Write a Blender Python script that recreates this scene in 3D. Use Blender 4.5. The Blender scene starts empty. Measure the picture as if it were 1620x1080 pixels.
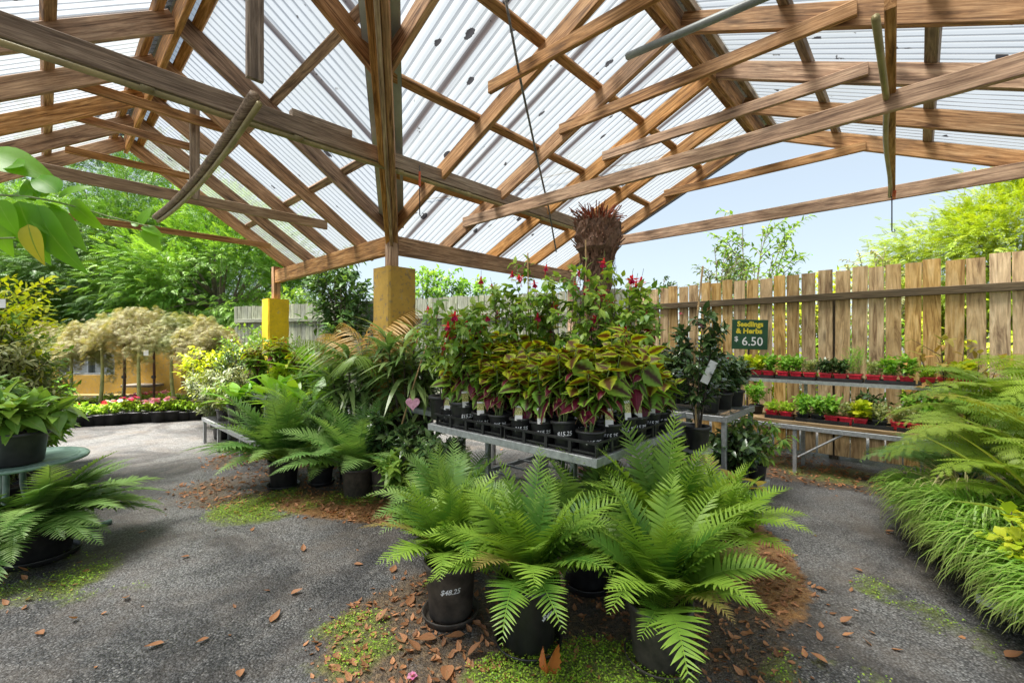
import bpy, math, random
import numpy as np
from mathutils import Matrix, Vector
random.seed(11)
rng = np.random.default_rng(11)
scene = bpy.context.scene
COL = scene.collection
PI = math.pi
R = math.radians
FPX, EYE = 690.0, 1.35            # focal length in photo pixels, eye height in metres
A2 = np.array([-.731, .682]); B2 = np.array([.682, .731])   # plan directions of the two roof wings
ROTB = math.atan2(B2[1], B2[0])   # local X = B, local Y = A
P1 = np.array([-1.24, 4.5])

def gp(px, py, z=0.0):
    y = (EYE - z) * FPX / (py - 540.0)
    return np.array([(px - 810.0) / FPX * y, y, z])
def dp(px, py, y):
    return np.array([(px - 810.0) / FPX * y, y, EYE + (540.0 - py) / FPX * y])

# ---------------------------------------------------------------- objects
WM = {}
def T(x, y, z=0., rz=0., s=1.):
    return Matrix.Translation((x, y, z)) @ Matrix.Rotation(rz, 4, 'Z') @ Matrix.Scale(s, 4)
def place(o, parent=None, M=None):
    M = M or Matrix.Identity(4)
    COL.objects.link(o)
    if parent is not None:
        o.parent = parent
    o.matrix_basis = M            # local to the parent
    WM[o.name] = (WM[parent.name] @ M) if parent is not None else M
    return o
def tag(o, label, cat, group=None, kind=None):
    if label: o['label'] = label
    if cat: o['category'] = cat
    if group: o['group'] = group
    if kind: o['kind'] = kind
    return o
def thing(name, label, cat, M=None, group=None):
    o = bpy.data.objects.new(name, None)
    o.empty_display_size = .1
    place(o, None, M)
    return tag(o, label, cat, group)
def dup(root, M, label=None, group=None, parent=None):
    c = root.copy(); COL.objects.link(c)
    if parent is None:
        c.parent = None; c.matrix_basis = M; WM[c.name] = M
    else:
        c.parent = parent
    for ch in root.children:
        dup(ch, None, parent=c)
    if label: c['label'] = label
    if group: c['group'] = group
    return c

def nrm(v):
    v = np.asarray(v, float)
    return v / np.maximum(np.linalg.norm(v, axis=-1, keepdims=True), 1e-9)

class MB:
    """collects geometry, then links it as ONE mesh object"""
    def __init__(s):
        s.V, s.F, s.C, s.MI, s.n = [], [], [], [], 0
    def raw(s, V, F, C=None, mi=0):
        V = np.asarray(V, float).reshape(-1, 3)
        if C is None: C = np.zeros((len(V), 3))
        s.V.append(V); s.C.append(np.asarray(C, float))
        for f in F:                      # F: list of index arrays (m,k)
            f = np.asarray(f, int)
            if f.size:
                s.F.append(f + s.n); s.MI.append(np.full(len(f), mi))
        s.n += len(V)
        return s
    # ---- instances of a template
    def inst(s, tpl, pos, d, up, scale, mi=0, r=None):
        V, F, C = tpl
        pos = np.atleast_2d(pos); N = len(pos)
        d = nrm(np.broadcast_to(d, (N, 3))); up = np.broadcast_to(up, (N, 3))
        x = nrm(np.cross(d, up)); z = np.cross(x, d)
        sc = np.broadcast_to(np.asarray(scale, float), (N,)) if np.ndim(scale) < 2 else None
        if sc is not None:
            W = V[None] * sc[:, None, None]
        else:
            W = V[None] * np.asarray(scale)[:, None, :]
        P = W[..., 0:1] * x[:, None] + W[..., 1:2] * d[:, None] + W[..., 2:3] * z[:, None] + pos[:, None]
        k = len(V)
        CC = np.broadcast_to(C[None], (N, k, 3)).copy()
        if r is None: r = rng.random(N)
        CC[..., 0] = np.clip(C[None, :, 0] * .35 + np.broadcast_to(r, (N,))[:, None] * .8, 0, 1)
        off = (np.arange(N) * k)[:, None, None]
        s.raw(P.reshape(-1, 3), [(f[None] + off).reshape(-1, f.shape[1]) for f in F], CC.reshape(-1, 3), mi)
        return s
    def tube(s, pts, r0, r1=None, sides=6, mi=0, cap=True, col=(.5, 0, 0)):
        pts = np.asarray(pts, float); n = len(pts)
        r1 = r0 if r1 is None else r1
        rad = np.linspace(r0, r1, n) if np.ndim(r0) == 0 else np.asarray(r0)
        tg = nrm(np.gradient(pts, axis=0))
        ref = np.array([0, 0, 1.]) if abs(tg[0][2]) < .9 else np.array([1., 0, 0])
        x = nrm(np.cross(tg, ref)); y = np.cross(tg, x)
        a = np.arange(sides) * 2 * PI / sides
        V = pts[:, None] + rad[:, None, None] * (np.cos(a)[None, :, None] * x[:, None] + np.sin(a)[None, :, None] * y[:, None])
        i = np.arange(n - 1)[:, None] * sides; j = np.arange(sides)[None]; k = (j + 1) % sides
        F = np.stack([i + j, i + k, i + sides + k, i + sides + j], -1).reshape(-1, 4)
        C = np.zeros((n * sides, 3)); C[:] = col
        C[:, 2] = np.repeat(np.linspace(0, 1, n), sides)
        fs = [F]
        if cap:
            fs += [np.arange(sides)[None, ::-1], (np.arange(sides) + (n - 1) * sides)[None]]
        return s.raw(V.reshape(-1, 3), fs, C, mi)
    def lathe(s, prof, seg=24, mi=0, jitter=0.):
        prof = np.asarray(prof, float); n = len(prof)
        a = np.arange(seg) * 2 * PI / seg
        V = np.stack([prof[:, 0:1] * np.cos(a), prof[:, 0:1] * np.sin(a), np.repeat(prof[:, 1:2], seg, 1)], -1)
        i = np.arange(n - 1)[:, None] * seg; j = np.arange(seg)[None]; k = (j + 1) % seg
        F = np.stack([i + j, i + k, i + seg + k, i + seg + j], -1).reshape(-1, 4)
        return s.raw(V.reshape(-1, 3), [F], None, mi)
    def disc(s, r, z, seg=24, mi=0, dome=0.):
        a = np.arange(seg) * 2 * PI / seg
        V = [np.array([0, 0, z + dome])] + [np.array([r * math.cos(t), r * math.sin(t), z]) for t in a]
        F = np.array([[0, 1 + i, 1 + (i + 1) % seg] for i in range(seg)])
        return s.raw(V, [F], None, mi)
    def box(s, c, size, M=None, ch=0.0, mi=0):
        """box centred at c; chamfered along the edges parallel to X when ch > 0"""
        sx, sy, sz = [v / 2 for v in size]
        if ch > 0:
            q = [(-sy + ch, -sz), (sy - ch, -sz), (sy, -sz + ch), (sy, sz - ch), (sy - ch, sz), (-sy + ch, sz), (-sy, sz - ch), (-sy, -sz + ch)]
        else:
            q = [(-sy, -sz), (sy, -sz), (sy, sz), (-sy, sz)]
        k = len(q)
        V = np.array([(-sx, y, z) for y, z in q] + [(sx, y, z) for y, z in q]) + np.asarray(c, float)
        if M is not None:
            m = np.array(M); V = V @ m[:3, :3].T + m[:3, 3]
        j = np.arange(k); F = np.stack([j, (j + 1) % k, (j + 1) % k + k, j + k], -1)
        return s.raw(V, [F, np.arange(k)[None, ::-1], (np.arange(k) + k)[None]], None, mi)
    def build(s, name, mats, parent=None, M=None, smooth=False):
        me = bpy.data.meshes.new(name)
        V = np.concatenate(s.V).astype(np.float32); C = np.concatenate(s.C)
        me.vertices.add(len(V)); me.vertices.foreach_set('co', V.ravel())
        tot = np.concatenate([np.full(len(f), f.shape[1]) for f in s.F]).astype(np.int32)
        idx = np.concatenate([f.ravel() for f in s.F]).astype(np.int32)
        me.loops.add(len(idx)); me.loops.foreach_set('vertex_index', idx)
        me.polygons.add(len(tot))
        st = np.zeros(len(tot), np.int32); st[1:] = np.cumsum(tot)[:-1]
        me.polygons.foreach_set('loop_start', st); me.polygons.foreach_set('loop_total', tot)
        me.polygons.foreach_set('material_index', np.concatenate(s.MI).astype(np.int32))
        me.polygons.foreach_set('use_smooth', np.full(len(tot), smooth))
        at = me.attributes.new('Col', 'FLOAT_COLOR', 'POINT')
        c4 = np.ones((len(V), 4), np.float32); c4[:, :3] = C
        at.data.foreach_set('color', c4.ravel())
        me.update(calc_edges=True); me.validate()
        for m in (mats if isinstance(mats, (list, tuple)) else [mats]):
            me.materials.append(m)
        o = bpy.data.objects.new(name, me)
        place(o, parent, M)
        return o

# ---------------------------------------------------------------- materials
def nodes(name):
    m = bpy.data.materials.new(name); m.use_nodes = True
    nt = m.node_tree; nt.nodes.clear()
    out = nt.nodes.new('ShaderNodeOutputMaterial')
    def N(t, **kw):
        n = nt.nodes.new('ShaderNode' + t)
        for k, v in kw.items():
            if k.startswith('i_'):
                key = k[2:].replace('_', ' ')
                n.inputs[key].default_value = v
            else:
                setattr(n, k, v)
        return n
    L = nt.links.new
    return m, N, L, out
def c4(c): return (c[0], c[1], c[2], 1.)
def ramp(N, L, fac, stops, interp='LINEAR'):
    n = N('ValToRGB'); cr = n.color_ramp; cr.interpolation = interp
    while len(cr.elements) < len(stops): cr.elements.new(.5)
    for e, (p, c) in zip(cr.elements, stops):
        e.position = p; e.color = c4(c) if len(c) == 3 else c
    L(fac, n.inputs[0]); return n.outputs[0]
def mixc(N, L, fac, a, b, mode='MIX'):
    n = N('Mix', data_type='RGBA', blend_type=mode)
    for i, v in ((0, fac), (6, a), (7, b)):
        if hasattr(v, 'default_value') or hasattr(v, 'links'): L(v, n.inputs[i])
        elif i == 0: n.inputs[0].default_value = v
        else: n.inputs[i].default_value = c4(v)
    return n.outputs[2]
def mth(N, L, op, a, b=0., clamp=False):
    n = N('Math', operation=op, use_clamp=clamp)
    for i, v in ((0, a), (1, b)):
        if hasattr(v, 'links'): L(v, n.inputs[i])
        else: n.inputs[i].default_value = v
    return n.outputs[0]

def simple(name, c, rough=.5, metal=0., var=.25, scale=20., bump=.0, spec=.5, c2=None):
    m, N, L, out = nodes(name)
    p = N('BsdfPrincipled', i_Roughness=rough, i_Metallic=metal)
    p.inputs['Specular IOR Level'].default_value = spec
    tc = N('TexCoord'); no = N('Texture' + 'Noise' if False else 'TexNoise', i_Scale=scale, i_Detail=6., i_Roughness=.65)
    L(tc.outputs['Object'], no.inputs['Vector'])
    c2 = c2 or [min(1, v * (1 + var * 1.6) + var * .02) for v in c]
    c1 = [v * (1 - var) for v in c]
    L(ramp(N, L, no.outputs[0], [(.3, c1), (.7, c2)]), p.inputs['Base Color'])
    if bump:
        b = N('Bump', i_Strength=bump, i_Distance=.01); L(no.outputs[0], b.inputs['Height']); L(b.outputs[0], p.inputs['Normal'])
    L(p.outputs[0], out.inputs[0]); return m

GAIN = (1.9, 1.42, 1.4)      # brightens and warms every leaf colour
def leafmat(name, c1, c2, mid=None, edge=None, transl=.3, rough=.42, spec=.35, vein=None, tip=None):
    """c1..c2 varies from leaf to leaf; mid / edge are the leaf's own pattern from midrib to margin"""
    c1 = [min(.7, v * k) for v, k in zip(c1, GAIN)]; c2 = [min(.75, v * k) for v, k in zip(c2, GAIN)]
    m, N, L, out = nodes(name)
    at = N('Attribute', attribute_name='Col'); sep = N('SeparateColor'); L(at.outputs['Color'], sep.inputs[0])
    col = ramp(N, L, sep.outputs[0], [(0., c1), (1., c2)])
    tc = N('TexCoord'); no = N('TexNoise', i_Scale=60., i_Detail=3.); L(tc.outputs['Object'], no.inputs['Vector'])
    if mid is not None:
        g = mth(N, L, 'ADD', sep.outputs[1], mth(N, L, 'MULTIPLY', mth(N, L, 'SUBTRACT', no.outputs[0], .5), .5))
        f = ramp(N, L, g, [(mid[1], (1, 1, 1)), (mid[2], (0, 0, 0))])
        col = mixc(N, L, f, col, mid[0])
    if edge is not None:
        f = ramp(N, L, sep.outputs[1], [(edge[1], (0, 0, 0)), (min(1, edge[1] + .12), (1, 1, 1))])
        col = mixc(N, L, f, col, edge[0])
    if vein is not None:
        f = ramp(N, L, sep.outputs[1], [(0., (1, 1, 1)), (vein[1], (0, 0, 0))])
        col = mixc(N, L, f, col, vein[0])
    if tip is not None:
        f = ramp(N, L, sep.outputs[2], [(tip[1], (0, 0, 0)), (1., (1, 1, 1))])
        col = mixc(N, L, f, col, tip[0])
    col = mixc(N, L, mth(N, L, 'MULTIPLY', no.outputs[0], .35), col, mixc(N, L, 1., col, (.55, .55, .5), 'MULTIPLY'))
    p = N('BsdfPrincipled', i_Roughness=rough); p.inputs['Specular IOR Level'].default_value = spec
    L(col, p.inputs['Base Color'])
    t = N('BsdfTranslucent'); L(mixc(N, L, 1., col, (1.35, 1.25, .6), 'MULTIPLY'), t.inputs[0])
    mx = N('MixShader'); mx.inputs[0].default_value = transl
    L(p.outputs[0], mx.inputs[1]); L(t.outputs[0], mx.inputs[2]); L(mx.outputs[0], out.inputs[0])
    return m

def woodmat(name, dark, mid, light, grain=1., rough=.65, bump=.25, stain=.0, streak=.75):
    m, N, L, out = nodes(name)
    tc = N('TexCoord'); oi = N('ObjectInfo')
    sc = N('VectorMath', operation='MULTIPLY'); sc.inputs[1].default_value = (1.3, 22 * grain, 22 * grain)
    of = N('VectorMath', operation='ADD'); cb = N('CombineXYZ')
    for i in range(3): L(mth(N, L, 'MULTIPLY', oi.outputs['Random'], 37. + 11 * i), cb.inputs[i])
    L(tc.outputs['Object'], sc.inputs[0]); L(sc.outputs[0], of.inputs[0]); L(cb.outputs[0], of.inputs[1])
    no = N('TexNoise', i_Scale=1.3, i_Detail=8., i_Roughness=.62, i_Distortion=1.6); L(of.outputs[0], no.inputs['Vector'])
    wv = N('TexNoise', i_Scale=5., i_Detail=4., i_Roughness=.7); L(of.outputs[0], wv.inputs['Vector'])
    col = ramp(N, L, no.outputs[0], [(.34, dark), (.5, mid), (.66, light)])
    col = mixc(N, L, ramp(N, L, wv.outputs[0], [(.4, (0, 0, 0)), (.68, (streak,) * 3)]), col, mixc(N, L, 1., col, (.42, .36, .3), 'MULTIPLY'))
    # knots
    ks = N('VectorMath', operation='MULTIPLY'); ks.inputs[1].default_value = (2.2, 9., 9.); ko = N('VectorMath', operation='ADD')
    L(tc.outputs['Object'], ks.inputs[0]); L(ks.outputs[0], ko.inputs[0]); L(cb.outputs[0], ko.inputs[1])
    vo = N('TexVoronoi', i_Scale=1.); L(ko.outputs[0], vo.inputs['Vector'])
    kf = ramp(N, L, vo.outputs['Distance'], [(.06, (1, 1, 1)), (.2, (0, 0, 0))])
    col = mixc(N, L, mth(N, L, 'MULTIPLY', kf, .7), col, [v * .45 for v in dark])
    # weathering blotches
    bs_ = N('VectorMath', operation='ADD'); L(tc.outputs['Object'], bs_.inputs[0]); L(cb.outputs[0], bs_.inputs[1]); bl = N('TexNoise', i_Scale=2.6, i_Detail=6., i_Roughness=.65); L(bs_.outputs[0], bl.inputs['Vector'])
    if stain:
        f = ramp(N, L, bl.outputs[0], [(.45, (0, 0, 0)), (.7, (1, 1, 1))])
        col = mixc(N, L, mth(N, L, 'MULTIPLY', f, stain), col, (.05, .045, .035))
    hs = N('HueSaturation'); L(col, hs.inputs['Color'])
    L(mth(N, L, 'ADD', .95, mth(N, L, 'MULTIPLY', oi.outputs['Random'], .5)), hs.inputs['Value'])
    L(mth(N, L, 'ADD', .72, mth(N, L, 'MULTIPLY', mth(N, L, 'FRACT', mth(N, L, 'MULTIPLY', oi.outputs['Random'], 7.3)), .4)), hs.inputs['Saturation'])
    p = N('BsdfPrincipled', i_Roughness=rough); p.inputs['Specular IOR Level'].default_value = .25
    L(hs.outputs[0], p.inputs['Base Color'])
    b = N('Bump', i_Strength=bump, i_Distance=.004); L(wv.outputs[0], b.inputs['Height']); L(b.outputs[0], p.inputs['Normal'])
    L(p.outputs[0], out.inputs[0]); return m

# ---------------------------------------------------------------- leaf and frond templates (length 1 along +Y, normal +Z)
def leaf(w=.3, n=4, fold=.2, curl=-.25, shape='ovate', cols=3, serr=0., pet=0.):
    t = np.linspace(0, 1, n + 1)
    tt = np.clip((t - pet) / (1 - pet), 0, 1)
    if shape == 'ovate': p = np.sin(PI * tt ** .68) ** .85 * (1 - .25 * tt)
    elif shape == 'lance': p = np.sin(PI * tt ** .85) ** .9
    elif shape == 'strap': p = np.minimum(1, .45 + 2.2 * tt) * (1 - tt ** 3.5)
    elif shape == 'obov': p = np.sin(PI * tt ** 1.5) ** .8
    else: p = np.sin(PI * tt)
    p = np.maximum(p, .03)
    if serr: p = p * (1 + serr * np.where(np.arange(n + 1) % 2, 1, -1) * (tt < .97))
    u = np.linspace(-1, 1, cols)
    V = np.zeros((n + 1, cols, 3)); C = np.zeros((n + 1, cols, 3))
    V[..., 0] = w * p[:, None] * u
    V[..., 1] = t[:, None] + (-.05 * np.abs(u) if serr else 0)
    V[..., 2] = curl * (t ** 2)[:, None] + fold * w * p[:, None] * np.abs(u)
    if cols == 5: V[..., 2] += .05 * w * np.where(np.arange(n + 1) % 2, 1, -1)[:, None] * (1 - np.abs(u)) * 2 * np.abs(u)
    C[..., 1] = np.abs(u); C[..., 2] = t[:, None]
    i = np.arange(n)[:, None] * cols; j = np.arange(cols - 1)[None]
    F = np.stack([i + j, i + j + 1, i + cols + j + 1, i + cols + j], -1).reshape(-1, 4)
    return V.reshape(-1, 3), [F], C.reshape(-1, 3)
LEAF2 = leaf(.3, 2, .25, -.2, cols=3)
def strip(w=.06, n=3, curl=-.2, p0=.7):
    t = np.linspace(0, 1, n + 1); p = np.minimum(p0 + t, 1) * (1 - t ** 2.4) + .04
    V = np.zeros((n + 1, 2, 3)); C = np.zeros((n + 1, 2, 3))
    V[..., 0] = w * p[:, None] * np.array([-1, 1]); V[..., 1] = t[:, None]; V[..., 2] = curl * (t ** 2)[:, None]
    C[..., 2] = t[:, None]; C[..., 1] = .5
    i = np.arange(n)[:, None] * 2
    F = np.concatenate([i, i + 1, i + 3, i + 2], -1)
    return V.reshape(-1, 3), [F], C.reshape(-1, 3)
def arc(L, e0, e1, n, pw=1.2):
    t = np.linspace(0, 1, n); e = e0 + (e1 - e0) * t ** pw
    dy, dz = np.cos(e) * L / (n - 1), np.sin(e) * L / (n - 1)
    P = np.zeros((n, 3)); P[1:, 1] = np.cumsum(dy[:-1]); P[1:, 2] = np.cumsum(dz[:-1])
    Tn = np.stack([0 * e, np.cos(e), np.sin(e)], -1); Nn = np.stack([0 * e, -np.sin(e), np.cos(e)], -1)
    return t, P, Tn, Nn
def frond(L=.7, pairs=36, pl=.12, pin=None, e0=1.2, e1=-.5, stem=.12, vee=.25, sweep=(.15, .8), pdroop=0., rr=.004, peak=.3, jit=.06, sub=False, side=0., tip=2.2):
    """a pinnate frond; returns a template in metres: base at the origin, heading along +Y"""
    pin = pin if pin is not None else strip()
    t, P, Tn, Nn = arc(L, e0, e1, 40)
    P[:, 0] += side * t ** 2 * L
    ti = stem + (1 - stem) * (np.arange(pairs) + .5) / pairs
    g = (ti - stem) / (1 - stem)
    prof = np.minimum(1, (g / peak) ** .55) * (1 - g ** tip) ** .9 + .04
    b = MB()
    f = lambda X: np.stack([np.interp(ti, t, X[:, k]) for k in range(3)], -1)
    Pi, Ti, Ni = f(P), nrm(f(Tn)), nrm(f(Nn))
    X = np.array([1., 0, 0]); a = sweep[0] + (sweep[1] - sweep[0]) * g
    for sgn in (-1, 1):
        j = rng.normal(0, jit, (pairs, 3))
        d = nrm(sgn * X * np.cos(a)[:, None] + Ti * np.sin(a)[:, None] + Ni * vee + np.array([0, 0, -pdroop]) + j)
        up = nrm(Ni - sgn * X * vee)
        ln = pl * prof * (1 + rng.normal(0, .05, pairs))
        b.inst(pin, Pi, d, up, ln, 0, np.full(pairs, .0))
    b.tube(P[::4], rr, rr * .3, 4, 1, False, col=(.3, 0, 0))
    V = np.concatenate(b.V); C = np.concatenate(b.C)
    n0 = sum(len(x) for x in b.V[:-1])
    C[:n0, 0] = 0; C[:n0, 2] = np.repeat(np.tile(g, 2), len(pin[0])) * .6 + .4 * C[:n0, 2]
    if sub: return V, b.F, C
    return V, b.F, C
def fronds_into(mb, variants, n, base_r=.03, tilt=.0, s=(.8, 1.1), mi=0, z=0., az0=0., sector=None):
    """crown of n fronds, the inner ones (low variant number) upright, the outer ones drooping"""
    k = len(variants)
    for i in range(n):
        az = az0 + i * 2.39996 + rng.normal(0, .15)
        if sector: az = rng.uniform(*sector)
        v = variants[min(k - 1, int((i / n) * k + rng.random() * .8))]
        d = np.array([math.cos(az), math.sin(az), 0.])
        up = np.array([rng.normal(0, .15), rng.normal(0, .15), 1.])
        d = d + np.array([0, 0, rng.normal(0, .08) + tilt])
        mb.inst(v, [d * base_r * (.3 + i / n) + np.array([0, 0, z])], [d], [up], rng.uniform(*s), mi, [rng.random()])
    return mb
def bez(p0, p1, p2, n=8):
    t = np.linspace(0, 1, n)[:, None]
    return (1 - t) ** 2 * np.asarray(p0) + 2 * t * (1 - t) * np.asarray(p1) + t ** 2 * np.asarray(p2)
def leaves_on(mb, pts, tpl, size, n, t0=.2, ang=1.0, droop=.2, mi=0, opp=False, jit=.25, grow=None, rr=(0, 1), flat=0.):
    pts = np.asarray(pts); m = len(pts)
    t = np.linspace(t0, 1, n); q = t * (m - 1)
    P = np.stack([np.interp(q, np.arange(m), pts[:, k]) for k in range(3)], -1)
    tg = nrm(np.gradient(pts, axis=0)); tg = nrm(np.stack([np.interp(q, np.arange(m), tg[:, k]) for k in range(3)], -1))
    ref = np.array([0.31, .2, .93]) if abs(tg[0, 2]) < .8 else np.array([1., .1, 0])
    x = nrm(np.cross(tg, ref)); y = np.cross(tg, x)
    ph = np.arange(n) * 2.4 + rng.random() * 6 if not opp else (np.arange(n) // 2) * 1.57 + (np.arange(n) % 2) * PI + rng.random() * 6
    rad = np.cos(ph)[:, None] * x + np.sin(ph)[:, None] * y
    rad[:, 2] *= (1 - flat)
    an = ang * (1 - .45 * (t - t0) / (1 - t0 + 1e-6))
    d = nrm(np.cos(an)[:, None] * tg + np.sin(an)[:, None] * rad + np.array([0, 0, -droop]) + rng.normal(0, jit, (n, 3)))
    up = nrm(np.array([0, 0, 1.]) + .5 * tg + rng.normal(0, .25, (n, 3)))
    sz = size * rng.uniform(.7, 1.15, n) * (1 if grow is None else np.interp(t, [t0, 1], grow))
    mb.inst(tpl, P, d, up, sz, mi, rng.uniform(*rr, n))
def bush(mb, h, spread, stems, tpl, size, nl=14, br=3, bl=.35, droop=.2, bare=.15, mi=0, sm=1, r=.006, opp=False, base=(0, 0, 0), ang=1.0, br_nl=None, up=.6, grow=None, jit=.25, rr=(0, 1), base_r=.02):
    base = np.asarray(base, float)
    for i in range(stems):
        az = i * 2.4 + rng.normal(0, .4); ln = spread * math.sqrt((i + .5) / stems) * rng.uniform(.7, 1.1)
        dv = np.array([math.cos(az), math.sin(az), 0])
        p0 = base + dv * base_r * rng.random()
        hh = h * rng.uniform(.78, 1.0) * (1 - .35 * (ln / (spread + 1e-6)) ** 2)
        p2 = base + dv * ln + np.array([0, 0, hh]); p1 = base + dv * ln * .35 + np.array([0, 0, hh * .6]) + rng.normal(0, .03, 3) * h
        pts = bez(p0, p1, p2, 9)
        mb.tube(pts, r, r * .35, 5, sm, False)
        leaves_on(mb, pts, tpl, size, nl, bare, ang, droop, mi, opp, jit, grow, rr)
        for k in range(br):
            t = bare + (1 - bare) * (k + rng.random()) / br * .95
            q = pts[0] * 0 + np.array([np.interp(t * 8, np.arange(9), pts[:, c]) for c in range(3)])
            a2 = az + rng.uniform(-1.6, 1.6) if ln > .05 else rng.random() * 6.28
            l2 = bl * h * rng.uniform(.6, 1.1) * (1.1 - .6 * t)
            e = q + np.array([math.cos(a2) * .8, math.sin(a2) * .8, up]) * l2
            c = (q + e) / 2 + np.array([0, 0, .12 * l2]) + rng.normal(0, .06, 3) * l2
            pp = bez(q, c, e, 6)
            mb.tube(pp, r * .55, r * .2, 4, sm, False)
            leaves_on(mb, pp, tpl, size, br_nl or max(4, nl // 2), .15, ang, droop, mi, opp, jit, grow, rr)
    return mb
# ================================================================ camera, light, sky
cam = bpy.data.cameras.new('camera'); camo = bpy.data.objects.new('camera', cam); COL.objects.link(camo)
cam.sensor_width = 36.; cam.lens = FPX / 1620 * 36; cam.clip_start = .05; cam.clip_end = 2000
camo.location = (0, 0, EYE); camo.rotation_euler = (R(90), 0, 0)
scene.camera = camo
SUN_EL, SUN_AZ = R(68), R(255)          # high, from the path side
wd = bpy.data.worlds.new("World"); scene.world = wd; wd.use_nodes = True
wn = wd.node_tree; bg = wn.nodes['Background']; sk = wn.nodes.new('ShaderNodeTexSky')
sk.sky_type = 'NISHITA'; sk.sun_disc = False; sk.sun_elevation = SUN_EL; sk.sun_rotation = SUN_AZ
sk.air_density = 1.0; sk.dust_density = 1.2; sk.ozone_density = 1.2
hz = wn.nodes.new('ShaderNodeHueSaturation'); hz.inputs['Saturation'].default_value = .8; hz.inputs['Value'].default_value = .45
wn.links.new(sk.outputs[0], hz.inputs['Color']); hm = wn.nodes.new('ShaderNodeMix'); hm.data_type = 'RGBA'; hm.inputs[0].default_value = .6; hm.inputs[7].default_value = (1.28, 1.47, 1.56, 1)   # thin high haze evens the sky
wn.links.new(hz.outputs[0], hm.inputs[6]); wn.links.new(hm.outputs[2], bg.inputs[0]); bg.inputs[1].default_value = .05
sl = bpy.data.lights.new('sun', 'SUN'); sl.energy = 1.5; sl.angle = R(24); sl.color = (1., .96, .9)
so = bpy.data.objects.new('sun', sl); COL.objects.link(so)
sdir = Vector((math.sin(SUN_AZ) * math.cos(SUN_EL), math.cos(SUN_AZ) * math.cos(SUN_EL), math.sin(SUN_EL)))
so.rotation_euler = sdir.to_track_quat('Z', 'Y').to_euler()
vs = scene.view_settings; vs.view_transform = 'Standard'; vs.look = 'None'; vs.gamma = 1.; vs.exposure = 3.55
cy = scene.cycles; cy.max_bounces = 8; cy.diffuse_bounces = 4; cy.transmission_bounces = 6; cy.transparent_max_bounces = 12
cy.use_denoising = True; cy.caustics_reflective = False; cy.caustics_refractive = False; cy.sample_clamp_indirect = 6.

# ================================================================ materials
W_PINE = woodmat('treated pine', (.14, .065, .026), (.42, .225, .095), (.62, .38, .19), stain=.4)
W_GREY = woodmat('weathered timber', (.14, .1, .068), (.3, .22, .15), (.44, .35, .25), stain=.15)
W_FENCE = woodmat('fence pine', (.22, .12, .042), (.5, .33, .135), (.64, .47, .24), grain=.55, stain=.3, streak=.5)
W_RAIL = woodmat('old rail timber', (.05, .04, .022), (.1, .075, .045), (.17, .13, .08), stain=.5)
W_SILVER = woodmat('silvered paling', (.15, .165, .12), (.28, .3, .22), (.38, .4, .31), grain=.8, stain=.3)
W_PLANK = woodmat('bench plank', (.24, .15, .07), (.42, .29, .16), (.52, .4, .25), stain=.2)
STEEL = simple('galvanised steel', (.38, .39, .39), .5, .55, .25, 30)
WHITE_METAL = simple('white painted frame', (.62, .63, .6), .5, .1, .2, 20)
BLACKP = simple('black plastic', (.014, .014, .015), .42, 0, .4, 14, .05, c2=(.035, .034, .034))
DUSTYP = simple('dusty black plastic', (.02, .019, .018), .6, 0, .4, 11, .05, c2=(.12, .1, .08))
REDP = simple('red plastic', (.8, .03, .06), .4, 0, .2, 12)
TERRA = simple('terracotta', (.42, .2, .09), .75, 0, .3, 8, .1)
SOIL = simple('potting mix', (.035, .022, .014), .95, 0, .6, 60, .8, c2=(.12, .08, .05))
CHALK = simple('white paint pen', (.8, .8, .8), .6, 0, .05, 50)
BARK_G = simple('grey bark', (.16, .13, .1), .9, 0, .4, 14, .6)
BARK_D = simple('dark stem', (.06, .045, .03), .9, 0, .4, 20, .4)
STEM_GREEN = simple('green stem', (.16, .22, .06), .6, 0, .3, 20)
TRUNK_LIME = simple('pale green trunk', (.36, .36, .14), .8, 0, .35, 12, .3)
CANE = simple('bamboo cane', (.42, .27, .12), .6, 0, .3, 30)
RUSTY = simple('rusty stake', (.1, .045, .03), .8, 0, .4, 25)
FLASH = simple('valley flashing', (.36, .38, .38), .45, .4, .25, 3)
BLACKM = simple('black flashing', (.02, .02, .022), .5, .2, .3, 8)
PIPEG = simple('grey conduit', (.24, .26, .25), .5, .1, .25, 6)
PIPEB = simple('brass coloured conduit', (.27, .23, .1), .45, .2, .3, 5)
CONDG = simple('green conduit', (.16, .2, .1), .5, 0, .35, 6)
ROPE = simple('black and white rope', (.03, .03, .03), .9, 0, .5, 60, .2, c2=(.32, .32, .3))
ORANGE = simple('orange strap', (.55, .1, .03), .6, 0, .2, 20)
TAGW = simple('white tag card', (.75, .74, .72), .5, 0, .05, 10)
GREENM = simple('green painted iron', (.1, .2, .15), .45, .2, .3, 14, c2=(.26, .38, .32))
SIGNG = simple('green sign board', (.006, .06, .018), .5, 0, .2, 8)
SIGNY = simple('sign yellow', (.75, .62, .03), .5, 0, .05, 8)

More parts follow.
